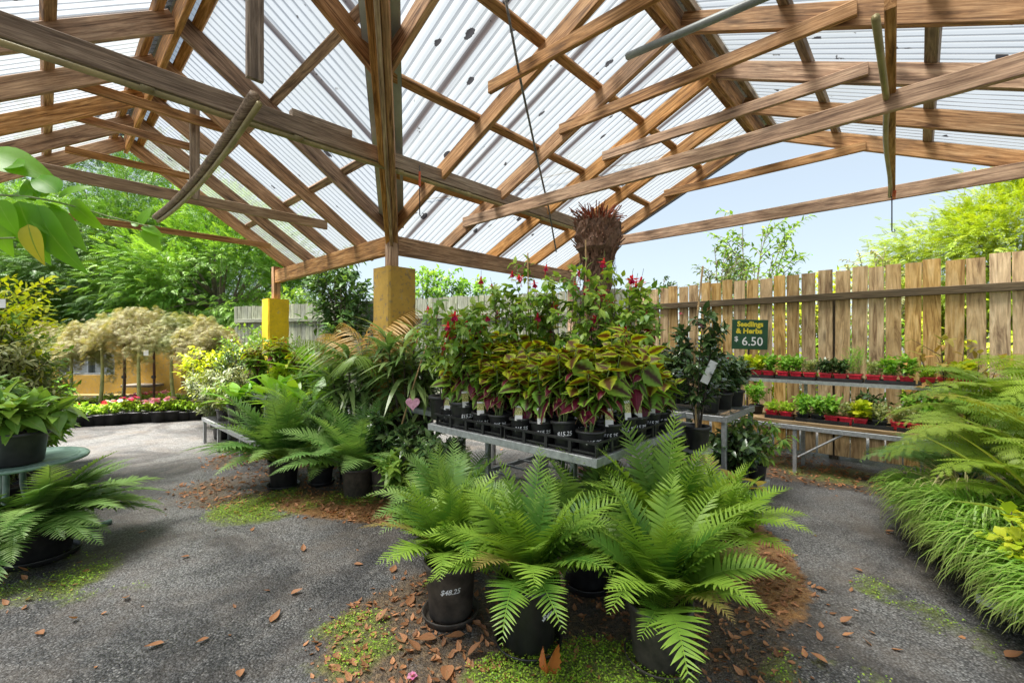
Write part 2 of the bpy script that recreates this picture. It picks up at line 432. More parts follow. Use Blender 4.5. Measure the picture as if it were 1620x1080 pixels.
def ochre(name, c, dirt):
    m, N, L, out = nodes(name)
    tc = N('TexCoord'); a = N('TexNoise', i_Scale=3., i_Detail=8., i_Roughness=.7); b = N('TexNoise', i_Scale=28., i_Detail=5.)
    L(tc.outputs['Object'], a.inputs['Vector']); L(tc.outputs['Object'], b.inputs['Vector'])
    col = ramp(N, L, a.outputs[0], [(.35, [v * .72 for v in c]), (.6, c), (.75, [min(1, v * 1.15) for v in c])])
    col = mixc(N, L, ramp(N, L, b.outputs[0], [(.56, (0, 0, 0)), (.68, (1, 1, 1))]), col, dirt)
    d2 = N('TexNoise', i_Scale=6., i_Detail=8., i_Roughness=.75); L(tc.outputs['Object'], d2.inputs['Vector'])
    col = mixc(N, L, ramp(N, L, d2.outputs[0], [(.6, (0, 0, 0)), (.66, (.8, .8, .8))]), col, (.3, .27, .2))
    p = N('BsdfPrincipled', i_Roughness=.8); L(col, p.inputs['Base Color'])
    bm = N('Bump', i_Strength=.5, i_Distance=.008); L(a.outputs[0], bm.inputs['Height']); L(bm.outputs[0], p.inputs['Normal'])
    L(p.outputs[0], out.inputs[0]); return m
OCHRE = ochre('ochre paint', (.52, .32, .06), (.24, .17, .09))
CHROME_Y = ochre('sunlit yellow paint', (.78, .5, .005), (.6, .37, .02))  # chrome yellow of the far pillar, with sunlight put into the colour
WALLY = ochre('mustard wall paint', (.5, .29, .04), (.3, .22, .1))

def sheetmat():
    m, N, L, out = nodes('translucent corrugated sheet')
    at = N('Attribute', attribute_name='Col'); sp = N('SeparateColor'); L(at.outputs['Color'], sp.inputs[0])
    tc = N('TexCoord')
    st = N('VectorMath', operation='MULTIPLY'); st.inputs[1].default_value = (22., 1.1, 1.); L(tc.outputs['Object'], st.inputs[0])
    n1 = N('TexNoise', i_Scale=1., i_Detail=6., i_Roughness=.65); L(st.outputs[0], n1.inputs['Vector'])
    n2 = N('TexNoise', i_Scale=2.2, i_Detail=4.); L(tc.outputs['Object'], n2.inputs['Vector'])
    n3 = N('TexNoise', i_Scale=7., i_Detail=7., i_Roughness=.7); L(tc.outputs['Object'], n3.inputs['Vector'])
    clean, grime, brown = (.37, .38, .38), (.08, .08, .08), (.06, .03, .015)
    # grime lies along the furrows
    fur = ramp(N, L, mth(N, L, 'ADD', sp.outputs[0], mth(N, L, 'MULTIPLY', n2.outputs[0], .35)), [(.98, (0, 0, 0)), (1.2, (1, 1, 1))])
    n5 = N('TexNoise', i_Scale=.9, i_Detail=5., i_Roughness=.6); L(tc.outputs['Object'], n5.inputs['Vector'])
    fur2 = mth(N, L, 'MULTIPLY', fur, .85)
    col = mixc(N, L, fur2, clean, grime)
    col = mixc(N, L, ramp(N, L, n5.outputs[0], [(.45, (0, 0, 0)), (.75, (.55, .55, .55))]), col, (.3, .3, .25))
    # brown strips under the side laps
    lap = ramp(N, L, mth(N, L, 'ADD', sp.outputs[1], mth(N, L, 'MULTIPLY', mth(N, L, 'SUBTRACT', n1.outputs[0], .5), .5)), [(.45, (0, 0, 0)), (.75, (1, 1, 1))])
    col = mixc(N, L, mth(N, L, 'MULTIPLY', lap, .9), col, brown)
    # rotted leaves lying on top
    sv = N('VectorMath', operation='MULTIPLY'); sv.inputs[1].default_value = (3.4, 2.0, 1.); L(tc.outputs['Object'], sv.inputs[0])
    vo = N('TexVoronoi', i_Scale=2.1); L(sv.outputs[0], vo.inputs['Vector'])
    vd = mth(N, L, 'ADD', vo.outputs['Distance'], mth(N, L, 'MULTIPLY', mth(N, L, 'SUBTRACT', n3.outputs[0], .5), .55))
    sc2 = N('SeparateColor'); L(vo.outputs['Color'], sc2.inputs[0])
    spot = ramp(N, L, mth(N, L, 'SUBTRACT', vd, mth(N, L, 'MULTIPLY', mth(N, L, 'POWER', sc2.outputs[0], 2.5), .22)), [(-.02, (1, 1, 1)), (.015, (0, 0, 0))])
    pch = ramp(N, L, n3.outputs[0], [(.65, (0, 0, 0)), (.69, (1, 1, 1))])
    dk = mth(N, L, 'MAXIMUM', spot, pch)
    col = mixc(N, L, dk, col, (.02, .02, .022))
    d = N('BsdfDiffuse'); t = N('BsdfTranslucent'); L(col, d.inputs[0]); L(col, t.inputs[0])
    g = N('BsdfPrincipled', i_Roughness=.25); L(col, g.inputs['Base Color'])
    mx = N('MixShader'); mx.inputs[0].default_value = .85; L(g.outputs[0], mx.inputs[1]); L(t.outputs[0], mx.inputs[2])
    tr = N('BsdfTransparent'); L(mixc(N, L, .6, col, (.95, .96, .97)), tr.inputs[0]); m2 = N('MixShader'); L(mth(N, L, 'MULTIPLY', mth(N, L, 'SUBTRACT', 1., dk, True), .55), m2.inputs[0]); L(mx.outputs[0], m2.inputs[1]); L(tr.outputs[0], m2.inputs[2])
    L(m2.outputs[0], out.inputs[0]); return m
SHEET = sheetmat()

# ================================================================ ground
def fbm(x, y, s, seed, o=4):
    r = np.random.default_rng(seed); v = np.zeros_like(x); a = 1.
    for k in range(o):
        for _ in range(3):
            th, ph = r.random(2) * 6.28; f = s * 2 ** k * r.uniform(.7, 1.3)
            v += a * np.sin((x * math.cos(th) + y * math.sin(th)) * f + ph + 1.3 * np.sin((y * math.cos(th) - x * math.sin(th)) * f * .7 + ph)) / 3
        a *= .55
    return v
def blob(x, y, cx, cy, rx, ry, rot=0., soft=.5):
    c, s_ = math.cos(rot), math.sin(rot); dx, dy = x - cx, y - cy
    q = np.sqrt(((dx * c + dy * s_) / rx) ** 2 + ((-dx * s_ + dy * c) / ry) ** 2)
    return np.clip((1 + soft - q) / soft, 0, 1)
def masks(x, y):
    n = fbm(x, y, 2.2, 5); n2 = fbm(x, y, 6., 9)
    mx = lambda *a: np.maximum.reduce(a)
    litter = mx(.75 * blob(x, y, -.4, 2.05, .4, .38), .45 * blob(x, y, .7, 2.3, .9, .5), blob(x, y, -1.45, 3.62, .75, .22, -.3), .6 * blob(x, y, -1.9, 4.3, .9, .7),
                .8 * blob(x, y, 1.55, 2.7, .15, .6, -.3), .5 * blob(x, y, 2.9, 4.5, 1.4, .25, -.75), .5 * blob(x, y, -3.1, 2.25, .6, .3), .45 * blob(x, y, -2.6, 4.7, 1.0, .35, -.6), .45 * blob(x, y, -.35, 1.65, .35, .2),
                .55 * blob(x, y, 3.0, 5.2, 1.8, .6, -.75))
    moss = mx(blob(x, y, .28, 1.72, .36, .2), .6 * blob(x, y, -2.75, 2.5, .36, .25), .6 * blob(x, y, -2.0, 3.55, .35, .3), .55 * blob(x, y, 2.1, 1.95, .12, .6, .25), .5 * blob(x, y, 1.3, 1.7, .22, .18),
              .5 * blob(x, y, -.75, 1.95, .22, .2), .55 * blob(x, y, 3.0, 4.75, 1.2, .3, -.75), .7 * blob(x, y, -1.35, 3.75, .28, .15), .55 * blob(x, y, -2.55, 2.2, .5, .1, .35))
    pale = mx(.8 * blob(x, y, -2.35, 3.6, .55, 1.5, .42, .9), .85 * blob(x, y, -3.9, 6.3, 2.2, 1.3, 0, .7), .5 * blob(x, y, -1.3, 2.3, .5, .5, 0, .8), 1. * blob(x, y, 1.98, 2.75, .3, 1.0, -.25, .8), 1. * blob(x, y, 2.5, 3.85, .7, .4, -.7, .6), .4 * blob(x, y, -1.6, 1.9, 1., .7, .3, .9), .5 * blob(x, y, -2.2, 1.85, .8, .09, .38, .8))
    litter = np.clip(litter + .35 * n * (litter > 0) + .2 * n2 * (litter > 0), 0, 1)
    moss = np.clip(moss + .4 * n2 * (moss > 0) + .25 * n * (moss > 0), 0, 1)
    pale = np.clip(pale + .3 * n * (pale > 0), 0, 1)
    return litter, moss, pale
def axis(lo, hi, st, far):
    m = np.arange(lo, hi + 1e-6, st); g = np.geomspace(.3, far, 16)
    return np.concatenate([lo - g[::-1], m, hi + g])
gx, gy = axis(-6.5, 5.5, .05, 500.), axis(.6, 8.6, .05, 500.)
GX, GY = np.meshgrid(gx, gy)
lit, mos, pal = masks(GX, GY)
near = (np.abs(GX) < 8) & (GY < 10) & (GY > 0)
GZ = np.where(near, .007 * fbm(GX, GY, 3., 2) + .010 * lit * (1 + fbm(GX, GY, 14., 3)) * .5 + .008 * mos - .004, 0.)
nx, ny = len(gx), len(gy)
gi = np.arange(ny - 1)[:, None] * nx + np.arange(nx - 1)[None]
gF = np.stack([gi, gi + 1, gi + nx + 1, gi + nx], -1).reshape(-1, 4)
def groundmat():
    m, N, L, out = nodes('dark crushed gravel')
    at = N('Attribute', attribute_name='Col'); sp = N('SeparateColor'); L(at.outputs['Color'], sp.inputs[0])
    tc = N('TexCoord')
    v1 = N('TexVoronoi', i_Scale=105.); v2 = N('TexVoronoi', i_Scale=240.); n1 = N('TexNoise', i_Scale=2.2, i_Detail=7., i_Roughness=.65); n2 = N('TexNoise', i_Scale=38., i_Detail=6., i_Roughness=.7)
    n4 = N('TexNoise', i_Scale=9., i_Detail=6., i_Roughness=.75)
    for q in (v1, v2, n1, n2, n4): L(tc.outputs['Object'], q.inputs['Vector'])
    sc = N('SeparateColor'); L(v1.outputs['Color'], sc.inputs[0])
    stone = ramp(N, L, sc.outputs[0], [(0., (.065, .065, .065)), (.5, (.135, .133, .13)), (.88, (.22, .215, .205)), (1., (.4, .39, .37))])
    edge = ramp(N, L, v1.outputs['Distance'], [(.25, (1, 1, 1)), (.75, (.25, .25, .25))])
    col = mixc(N, L, 1., stone, edge, 'MULTIPLY')
    pst = ramp(N, L, sc.outputs[1], [(0., (.2, .195, .19)), (.5, (.33, .325, .315)), (1., (.5, .49, .47))])
    pf = ramp(N, L, mth(N, L, 'ADD', sp.outputs[2], mth(N, L, 'MULTIPLY', mth(N, L, 'SUBTRACT', n4.outputs[0], .5), .9)), [(.25, (0, 0, 0)), (.75, (1, 1, 1))])
    col = mixc(N, L, mth(N, L, 'MULTIPLY', pf, .8), col, mixc(N, L, 1., pst, edge, 'MULTIPLY'))
    col = mixc(N, L, ramp(N, L, n1.outputs[0], [(.45, (0, 0, 0)), (.7, (.75, .75, .75))]), col, (.17, .14, .11))
    n6 = N('TexNoise', i_Scale=.8, i_Detail=6., i_Roughness=.7, i_Distortion=.8); L(tc.outputs['Object'], n6.inputs['Vector'])
    col = mixc(N, L, ramp(N, L, n6.outputs[0], [(.4, (.85, .85, .85)), (.52, (0, 0, 0))]), col, mixc(N, L, 1., col, (.38, .38, .4), 'MULTIPLY'))
    lc = ramp(N, L, n2.outputs[0], [(.3, (.035, .026, .018)), (.48, (.11, .075, .045)), (.6, (.24, .16, .085)), (.75, (.42, .3, .17))])
    orange = ramp(N, L, n2.outputs[0], [(.3, (.16, .07, .02)), (.5, (.36, .17, .045)), (.7, (.5, .28, .1))])
    lc = mixc(N, L, at.outputs['Alpha'], lc, orange)
    lf = ramp(N, L, mth(N, L, 'ADD', sp.outputs[0], mth(N, L, 'MULTIPLY', mth(N, L, 'SUBTRACT', n4.outputs[0], .5), 1.1)), [(.32, (0, 0, 0)), (.62, (1, 1, 1))])
    col = mixc(N, L, mth(N, L, 'MULTIPLY', lf, .85), col, lc)
    mc = ramp(N, L, n2.outputs[0], [(.3, (.05, .07, .014)), (.55, (.18, .22, .04)), (.72, (.36, .38, .09))])
    mf = ramp(N, L, mth(N, L, 'ADD', sp.outputs[1], mth(N, L, 'MULTIPLY', mth(N, L, 'SUBTRACT', n4.outputs[0], .5), 1.2)), [(.35, (0, 0, 0)), (.7, (1, 1, 1))])
    col = mixc(N, L, mth(N, L, 'MULTIPLY', mf, .85), col, mc)
    p = N('BsdfPrincipled'); L(col, p.inputs['Base Color']); p.inputs['Specular IOR Level'].default_value = .45
    L(ramp(N, L, n1.outputs[0], [(.35, (.38, .38, .38)), (.65, (.7, .7, .7))]), p.inputs['Roughness'])
    hgt = mth(N, L, 'ADD', mth(N, L, 'MULTIPLY', v1.outputs['Distance'], -.8), mth(N, L, 'ADD', mth(N, L, 'MULTIPLY', n2.outputs[0], 1.2), mth(N, L, 'MULTIPLY', v2.outputs['Distance'], -.35)))
    b = N('Bump', i_Strength=.9, i_Distance=.012); L(hgt, b.inputs['Height']); L(b.outputs[0], p.inputs['Normal'])
    L(p.outputs[0], out.inputs[0]); return m
g = MB(); g.raw(np.stack([GX, GY, GZ], -1).reshape(-1, 3), [gF], np.stack([lit, mos, pal], -1).reshape(-1, 3))
ground = g.build('ground', groundmat(), smooth=True)
ora = np.clip(np.maximum(blob(GX, GY, -1.35, 3.55, .62, .2, -.15), .9 * blob(GX, GY, 1.62, 2.75, .2, .7, -.3)), 0, 1)
cc_ = np.zeros(len(ground.data.vertices) * 4, np.float32); ground.data.attributes['Col'].data.foreach_get('color', cc_); cc_[3::4] = ora.ravel(); ground.data.attributes['Col'].data.foreach_set('color', cc_); tag(ground, 'dark crushed gravel ground with damp patches, leaf litter and moss', None, None, 'structure')

# ================================================================ timber shelter
SH = thing('timber_shelter', 'open timber shelter with a translucent corrugated roof on yellow masonry pillars', 'shelter', T(P1[0], P1[1], 0))
SHO = np.array([P1[0], P1[1], 0.])
wA, wB, ZE, ZR = 1.78, 2.68, 2.5, 3.7
def pA(s, t, dz=0.):
    p = P1 + s * A2 - t * B2; q = t if t <= wA else 2 * wA - t
    return np.array([p[0], p[1], ZE + (ZR - ZE) * q / wA + dz])
def pB(s, t, dz=0.):
    p = P1 + s * B2 - t * A2; q = t if t <= wB else 2 * wB - t
    return np.array([p[0], p[1], ZE + (ZR - ZE) * q / wB + dz])
def member(name, p0, p1, w, d, mat, up=(0, 0, 1), parent=SH, off=SHO, ch=.004, ext=(0, 0)):
    p0, p1 = np.asarray(p0, float) - off, np.asarray(p1, float) - off
    x = nrm(p1 - p0); p0 = p0 - x * ext[0]; p1 = p1 + x * ext[1]
    y = nrm(np.cross(np.asarray(up, float), x)); z = np.cross(x, y)
    M = Matrix.Identity(4)
    for i in range(3):
        M[i][0], M[i][1], M[i][2] = x[i], y[i], z[i]; M[i][3] = ((p0 + p1) / 2)[i]
    b = MB(); b.box((0, 0, 0), (np.linalg.norm(p1 - p0), w, d), ch=ch)
    return b.build(name, mat, parent, M)
RD = .14
# rafters; SLOPE plane = rafter centre line
for s in (-5.8, -4.9, -4., -3., -2.1, -1.39, -.72, 0., .72, 1.43, 2.14, 2.85):
    if s >= 0: member('rafter', pA(s, -.22 * (s > 0)), pA(s, wA - .02), .045, RD, W_PINE)
    else:
        u = -s / wB
        if s in (-1.39, -2.1): member('rafter', pA(s, u * wA + .03), pA(s, wA - .02), .045, RD, W_PINE)
    member('rafter', pA(s, wA + .02), pA(s, 2 * wA + .25), .045, RD, W_PINE)
for s in (-1.5, -.92, .0, .76, 1.52, 2.29, 3.05):
    if s >= 0: member('rafter', pB(s, -.22 * (s > 0)), pB(s, wB - .02), .045, RD, W_PINE)
    else:
        u = -s / wA; member('rafter', pB(s, u * wB + .03), pB(s, wB - .02), .045, RD, W_PINE)
    member('rafter', pB(s, wB + .02), pB(s, 2 * wB + .25), .045, RD, W_PINE)
VA = P1 - wA * B2 - wB * A2; VTOP = np.array([VA[0], VA[1], ZR])
member('ridge_board', pA(2.98, wA, .0), VTOP, .04, .2, W_PINE); member('ridge_board', pB(3.18, wB, 0), VTOP, .04, .2, W_PINE)
# ridge carries on past the crossing, over the viewer
member('ridge_board', VTOP, VTOP - np.array([A2[0], A2[1], 0]) * 3.6, .04, .2, W_PINE)
# valley
vd = nrm(VTOP - pA(0, 0)); vs_ = np.array([-vd[1], vd[0], 0]); vs_ /= np.linalg.norm(vs_)
for k in (-.04, .04): member('valley_rafter', pA(0, 0, -.05) + vs_ * k - vd * .05, VTOP + vs_ * k - (0, 0, .05), .045, .19, W_PINE)
member('valley_rafter', pA(0, 0, -.14) - vd * .03, VTOP - np.array((0, 0, .14)), .03, .12, W_GREY)
fl = member('valley_flashing', pA(0, 0, .095) - vd * .12, VTOP + np.array((0, 0, .095)), .24, .004, FLASH)
# battens on top of the rafters
for t in (.52, 1.13, 1.66):
    n = np.array([0, 0, 1.]) ; s0 = -wB * t / wA
    member('batten', pA(s0, t, .098), pA(3.05, t, .098), .07, .04, W_PINE, nrm([B2[0] * .56, B2[1] * .56, .83]))
    member('batten', pA(-6.2, 2 * wA - t, .098), pA(3.05, 2 * wA - t, .098), .07, .04, W_PINE, nrm([-B2[0] * .56, -B2[1] * .56, .83]))
for t in (.56, 1.32, 2.0, 2.57):
    s0 = -wA * t / wB
    member('batten', pB(s0, t, .092), pB(3.25, t, .092), .07, .04, W_PINE, nrm([A2[0] * .41, A2[1] * .41, .91]))
    member('batten', pB(-1.7, 2 * wB - t, .092), pB(3.25, 2 * wB - t, .092), .07, .04, W_GREY, nrm([-A2[0] * .41, -A2[1] * .41, .91]))
# eave beams, posts, pillars
zb = 2.345
member('eave_beam', np.array([*(P1 + .06 * A2), zb]), np.array([*(P1 + 3.4 * A2), zb]), .07, .19, W_PINE)
member('eave_beam', np.array([*(P1 + .06 * B2), zb]), np.array([*(P1 + 3.25 * B2), zb]), .07, .19, W_PINE)
def post(p, z0, z1, s=.1, mat=W_PINE): return member('post', (p[0], p[1], z0), (p[0], p[1], z1), s, s, mat, up=(A2[0], A2[1], 0))
post(P1, 2.09, 2.45); PL = P1 + 3.3 * A2; post(PL, 2.0, 2.5); PR = P1 + 3.2 * B2; post(PR, 0, 2.5)
def pillar(p, h, mat, s=.32):
    b = MB(); n = 14
    # cast render: slightly uneven skin and rounded arrises
    q = s / 2; c = .018
    ring = np.array([(-q + c, -q), (q - c, -q), (q, -q + c), (q, q - c), (q - c, q), (-q + c, q), (-q, q - c), (-q, -q + c)])
    zs = np.linspace(0, h, n); V = []
    for z in zs:
        k = 1 + rng.normal(0, .006); V += [(x * k + rng.normal(0, .002), y * k + rng.normal(0, .002), z) for x, y in ring]
    i = np.arange(n - 1)[:, None] * 8; j = np.arange(8)[None]; kk = (j + 1) % 8
    b.raw(V, [np.stack([i + j, i + kk, i + 8 + kk, i + 8 + j], -1).reshape(-1, 4), (np.arange(8) + (n - 1) * 8)[None]])
    return b.build('pillar', mat, SH, T(p[0] - SHO[0], p[1] - SHO[1], 0, ROTB))
pillar(P1 + .03 * B2 - .0 * A2, 2.1, OCHRE)
pillar(PL + .02 * A2, 2.0, CHROME_Y, .3)
# farther posts that carry the outer eaves (outside the frame)
for p in (P1 + 2.9 * A2 - 3.56 * B2, P1 + 3.1 * B2 - 5.36 * A2): post(p, 0, 2.5)
# ties; each lies on the flank of its rafters
def tieA(s, z, t0, t1, w=.035, d=.09, mat=W_PINE, ds=.045):
    a, b = pA(s + ds, t0), pA(s + ds, t1); a[2] = b[2] = z
    return member('tie_beam', a, b, w, d, mat)
def tieB(s, z, t0, t1, w=.035, d=.09, mat=W_PINE, ds=-.045):
    a, b = pB(s + ds, t0), pB(s + ds, t1); a[2] = b[2] = z
    return member('tie_beam', a, b, w, d, mat)
tieB(-.12, 3.25, 1.62, 3.75); tieB(.76, 3.25, 1.62, 3.72); tieB(1.52, 3.25, 1.6, 3.72); tieB(3.05, 3.25, 1.58, 3.6)
tieB(.76, 2.66, .3, 5.05, d=.11); tieB(3.02, 2.74, .45, 5.0, d=.13)
tieA(.76, 3.35, 1.2, 2.32, d=.08); tieA(1.47, 3.35, 1.22, 2.32, d=.075); tieA(2.5, 3.36, 1.24, 2.3, d=.075)
tieA(.98, 2.69, .22, 3.4, d=.10, mat=W_GREY); tieA(2.7, 2.70, .26, 3.4, d=.07)
# the long beam under the ends of the rafters, with conduit along it
bs = pB(2.16, .82); bs[2] = 2.83
be = bs - np.array([B2[0], B2[1], 0]) * 6.2
member('long_beam', bs, be, .07, .12, W_GREY)
member('splice_block', bs - np.array([B2[0], B2[1], 0]) * 3.02 + (0, 0, .088), bs - np.array([B2[0], B2[1], 0]) * 3.45 + (0, 0, .088), .06, .052, W_GREY)
def pipe(name, pts, r, mat, sides=8):
    b = MB(); b.tube(np.asarray(pts) - SHO, r, None, sides); return b.build(name, mat, SH, smooth=True)
cz = np.array([0, 0, -.082]); side = np.array([A2[0], A2[1], 0]) * -.02
pipe('conduit', [bs + cz + side, bs * .7 + be * .3 + cz + side, bs * .4 + be * .6 + cz + side - (0, 0, .006), be + cz + side], .018, PIPEB)
for k in (.12, .3, .42, .55, .68):
    q = bs * (1 - k) + be * k + cz + side; pipe('clip', [q - np.array([B2[0], B2[1], 0]) * .03, q + np.array([B2[0], B2[1], 0]) * .03], .022, PIPEB)
# hangers and the bowed rail between two ties
def hang(px, y, z0, z1, w=.07, mat=W_GREY):
    p = dp(px, 540, y); return member('hanger', (p[0], p[1], z0), (p[0], p[1], z1), w, .035, mat, up=(A2[0], A2[1], 0))
hb = dp(403, 140, 2.40); hang(403, 2.42, 2.80, 3.75, .085)
hang(308, 4.02, 2.66, 3.5, .075)
q0, q1 = dp(402, 160, 2.43), dp(246, 348, 4.55)
bow = bez(q0, (q0 + q1) / 2 + np.array([.05, 0, -.12]), q1, 9)
pipe('bowed_rail', bow + (0, 0, .03), .032, W_GREY, 6); pipe('conduit', bow + (.03, 0, -.015), .017, PIPEB)
# rail with green conduit running out over the path
r1 = dp(1412, 300, 4.02); r0 = r1 - np.array([.659, .752, 0]) * 3.0; r1[2] = r0[2] = 2.72
member('cross_rail', r0, r1, .04, .05, W_PINE)
rp = [r0 + (-.06, 0, -.06)] + [r0 * (1 - k) + r1 * k + (-.03 + .012 * math.sin(k * 9), 0, -.03 - .01 * math.sin(k * 7)) for k in np.linspace(.3, 1, 8)]
pipe('conduit', rp, .015, PIPEB)
pipe('strap', [r1 * .9 + r0 * .1 + (.02, 0, -.065), r1 * .99 + r0 * .01 + (.01, 0, -.066)], .012, ORANGE, 6)
# sheets: real corrugation, each sheet a part
def sheet(fn, s0, s1, ta, tb, dz, clip=None, name='roof_sheet', seam=None):
    pitch = .076; per = 8; n = int(round((s1 - s0) / pitch * per)) + 1
    s = np.linspace(s0, s1, n); k = 12
    V = []; C = []
    for si in s:
        a = ta if clip is None else max(ta, clip(si))
        for j in range(k):
            t = a + (tb - a) * j / (k - 1)
            ph = math.cos(2 * PI * si / pitch)
            p = fn(si, t, dz + .009 * ph); V.append(p - SHO)
            e = min(si - s0, s1 - si)
            C.append((.5 - .5 * ph, max(0., 1 - e / .15), j / (k - 1)))
    i = np.arange(n - 1)[:, None] * k; j = np.arange(k - 1)[None]
    F = np.stack([i + j, i + j + 1, i + k + j + 1, i + k + j], -1).reshape(-1, 4)
    # local frame: x along the eave, y up the slope, so the stains follow the fall
    V = np.array(V); o = V[0].copy(); x = nrm(fn(s1, tb) - fn(s0, tb)); y = fn(s0, tb) - fn(s0, ta + (tb - ta) * .05); y = nrm(y - x * (x @ y)); z = np.cross(x, y)
    Mx = Matrix.Identity(4)
    for r_ in range(3): Mx[r_][0], Mx[r_][1], Mx[r_][2], Mx[r_][3] = x[r_], y[r_], z[r_], o[r_]
    Vl = (V - o) @ np.stack([x, y, z], 1); Vl[:, 0] += random.random() * 40
    Mx = Mx @ Matrix.Translation((-float(Vl[0, 0]), 0, 0))
    b = MB(); b.raw(Vl, [F], C); return b.build(name, SHEET, SH, Mx, smooth=True)
st = .76
for k in range(-4, 9):
    s0, s1 = 3.12 - (k + 5) * st, 3.12 - (k + 4) * st + .06
    if k < 4: sheet(pA, s0, s1, -.25, wA - .03, .135 + .004 * (k % 2), clip=lambda s: max(-.25, -s * wA / wB + .04) if s < .3 else -.25)
    sheet(pA, s0, s1, wA + .03, 2 * wA + .3, .135 + .004 * (k % 2))
for k in range(-4, 4):
    s0, s1 = 3.36 - (k + 5) * st, 3.36 - (k + 4) * st + .06
    if s1 > -wA: sheet(pB, max(s0, -wA), s1, -.25, wB - .03, .128 + .004 * (k % 2), clip=lambda s: max(-.25, -s * wB / wA + .04) if s < .3 else -.25)
    if s1 > -1.6: sheet(pB, s0, s1, wB + .03, 2 * wB + .3, .128 + .004 * (k % 2))
for fn, s, w in ((pA, 3.13, wA), (pB, 3.37, wB)):
    for a, b_ in ((-.25, w), (w, 2 * w + .3)): member('edge_flashing', fn(s, a, .12), fn(s, b_, .12), .012, .13, BLACKM)
    member('ridge_cap', fn(s, w, .165), VTOP + (0, 0, .165), .2, .012, FLASH)

# ================================================================ fences
PERM = Matrix(((0, 1, 0, 0), (0, 0, 1, 0), (1, 0, 0, 0), (0, 0, 0, 1)))
def fence(name, label, o, d, length, pw, gap, h0, h1, mat, railmat, rails, side, lift=.05, jit=.012, th=.018):
    t = thing(name, label, 'fence', T(o[0], o[1], 0, math.atan2(d[1], d[0])))
    x = 0.
    while x < length:
        w = pw * rng.uniform(.94, 1.05); h = h0 + (h1 - h0) * x / length + rng.normal(0, jit)
        b = MB(); b.box((0, 0, 0), (h - lift, w, th), ch=.003)
        m = Matrix.Translation((x + w / 2, 0, (h + lift) / 2)) @ Matrix.Rotation(R(rng.normal(0, .35)), 4, 'Y') @ PERM
        b.build('paling', mat, t, m)
        x += w + gap * rng.uniform(.6, 1.4)
    for z in rails:
        b = MB(); b.box((0, 0, 0), (length, .045, .08), ch=.004)
        b.build('rail', railmat, t, Matrix.Translation((length / 2, side * (.045 / 2 + th / 2 + .002), z)))
    for px in np.arange(.3, length, 2.4):
        b = MB(); b.box((0, 0, 0), (h1 - .25, .09, .09), ch=.006)
        b.build('fence_post', railmat, t, Matrix.Translation((px, -side * .075, (h1 - .25) / 2)) @ PERM)
    return t
FO = np.array([4.67, 4.08]); FD = np.array([-.731, .682])
f0 = FO - FD * 1.35
fence('paling_fence', 'brown timber paling fence with gaps between its boards, behind the seedling shelves', f0, FD, 1.35 + 3.78, .13, .02, 2.2, 2.13, W_FENCE, W_RAIL, (.42, 1.86), 1)
GO = np.array([1.93, 6.66]); GD = nrm(np.array([-6.67, 2.52]))
fence('grey_fence', 'silvery grey close boarded paling fence behind the yellow pillars', GO, GD, 8.6, .10, .004, 2.16, 2.12, W_SILVER, W_SILVER, (.4, 1.8), 1, jit=.008)

# ================================================================ mustard wall behind the maples
WT = thing('garden_wall', 'low mustard yellow rendered wall with a wide window opening behind the maples', 'wall', T(-10.6, 9.55, 0))
wx, wh = 3.42, 1.52
b = MB()
b.box((.85, 0, wh / 2), (1.7, .18, wh)); b.box((2.95 , 0, wh / 2), (.94, .18, wh)); b.box((2.09, 0, .33), (.78, .18, .66)); b.box((2.09, 0, 1.65), (.78, .18, .6))
b = MB(); x0, x1, z0, z1 = .75, 1.98, .62, 1.12
b.box((x0 / 2, 0, wh / 2), (x0, .18, wh)); b.box(((x1 + wx) / 2, 0, wh / 2), (wx - x1, .18, wh)); b.box(((x0 + x1) / 2, 0, z0 / 2), (x1 - x0, .18, z0)); b.box(((x0 + x1) / 2, 0, (z1 + wh) / 2), (x1 - x0, .18, wh - z1))
b.build('wall', WALLY, WT)
b = MB(); b.box((wx / 2, -.16, .11), (wx, .14, .22), ch=.02); b.build('plinth', ochre('mossy plinth paint', (.27, .2, .06), (.1, .09, .05)), WT)
fr = MB(); fw = .045
for c, s_ in ((((x0 + x1) / 2, -.02, z0 + fw / 2), (x1 - x0, .08, fw)), (((x0 + x1) / 2, -.02, z1 - fw / 2), (x1 - x0, .08, fw)), ((x0 + fw / 2, -.022, (z0 + z1) / 2), (fw, .08, z1 - z0 - .1)), ((x1 - fw / 2, -.022, (z0 + z1) / 2), (fw, .08, z1 - z0 - .1)), (((x0 + x1) / 2, -.022, (z0 + z1) / 2), (.03, .08, z1 - z0 - .1))): fr.box(c, s_)
wf = fr.build('window_frame', simple('grey window frame', (.22, .25, .27), .5), WT)
gm, gN, gL, gout = nodes('window glass'); gp_ = gN('BsdfPrincipled', i_Roughness=.03); gp_.inputs['Base Color'].default_value = (.25, .28, .28, 1); gp_.inputs['Specular IOR Level'].default_value = 1.; gp_.inputs['Metallic'].default_value = .6; gL(gp_.outputs[0], gout.inputs[0])
b = MB(); b.box(((x0 + x1) / 2, .02, (z0 + z1) / 2), (x1 - x0, .006, z1 - z0)); b.build('pane', gm, wf)
b = MB(); b.box((.42, -.12, .5), (.18, .06, .08), ch=.01); b.build('letter_slot', WHITE_METAL, WT)
b = MB(); b.box((2.75, -.28, .42), (.62, .36, .05), ch=.01); b.build('ledge', simple('worn concrete ledge', (.16, .13, .1), .9, 0, .4, 6), WT)
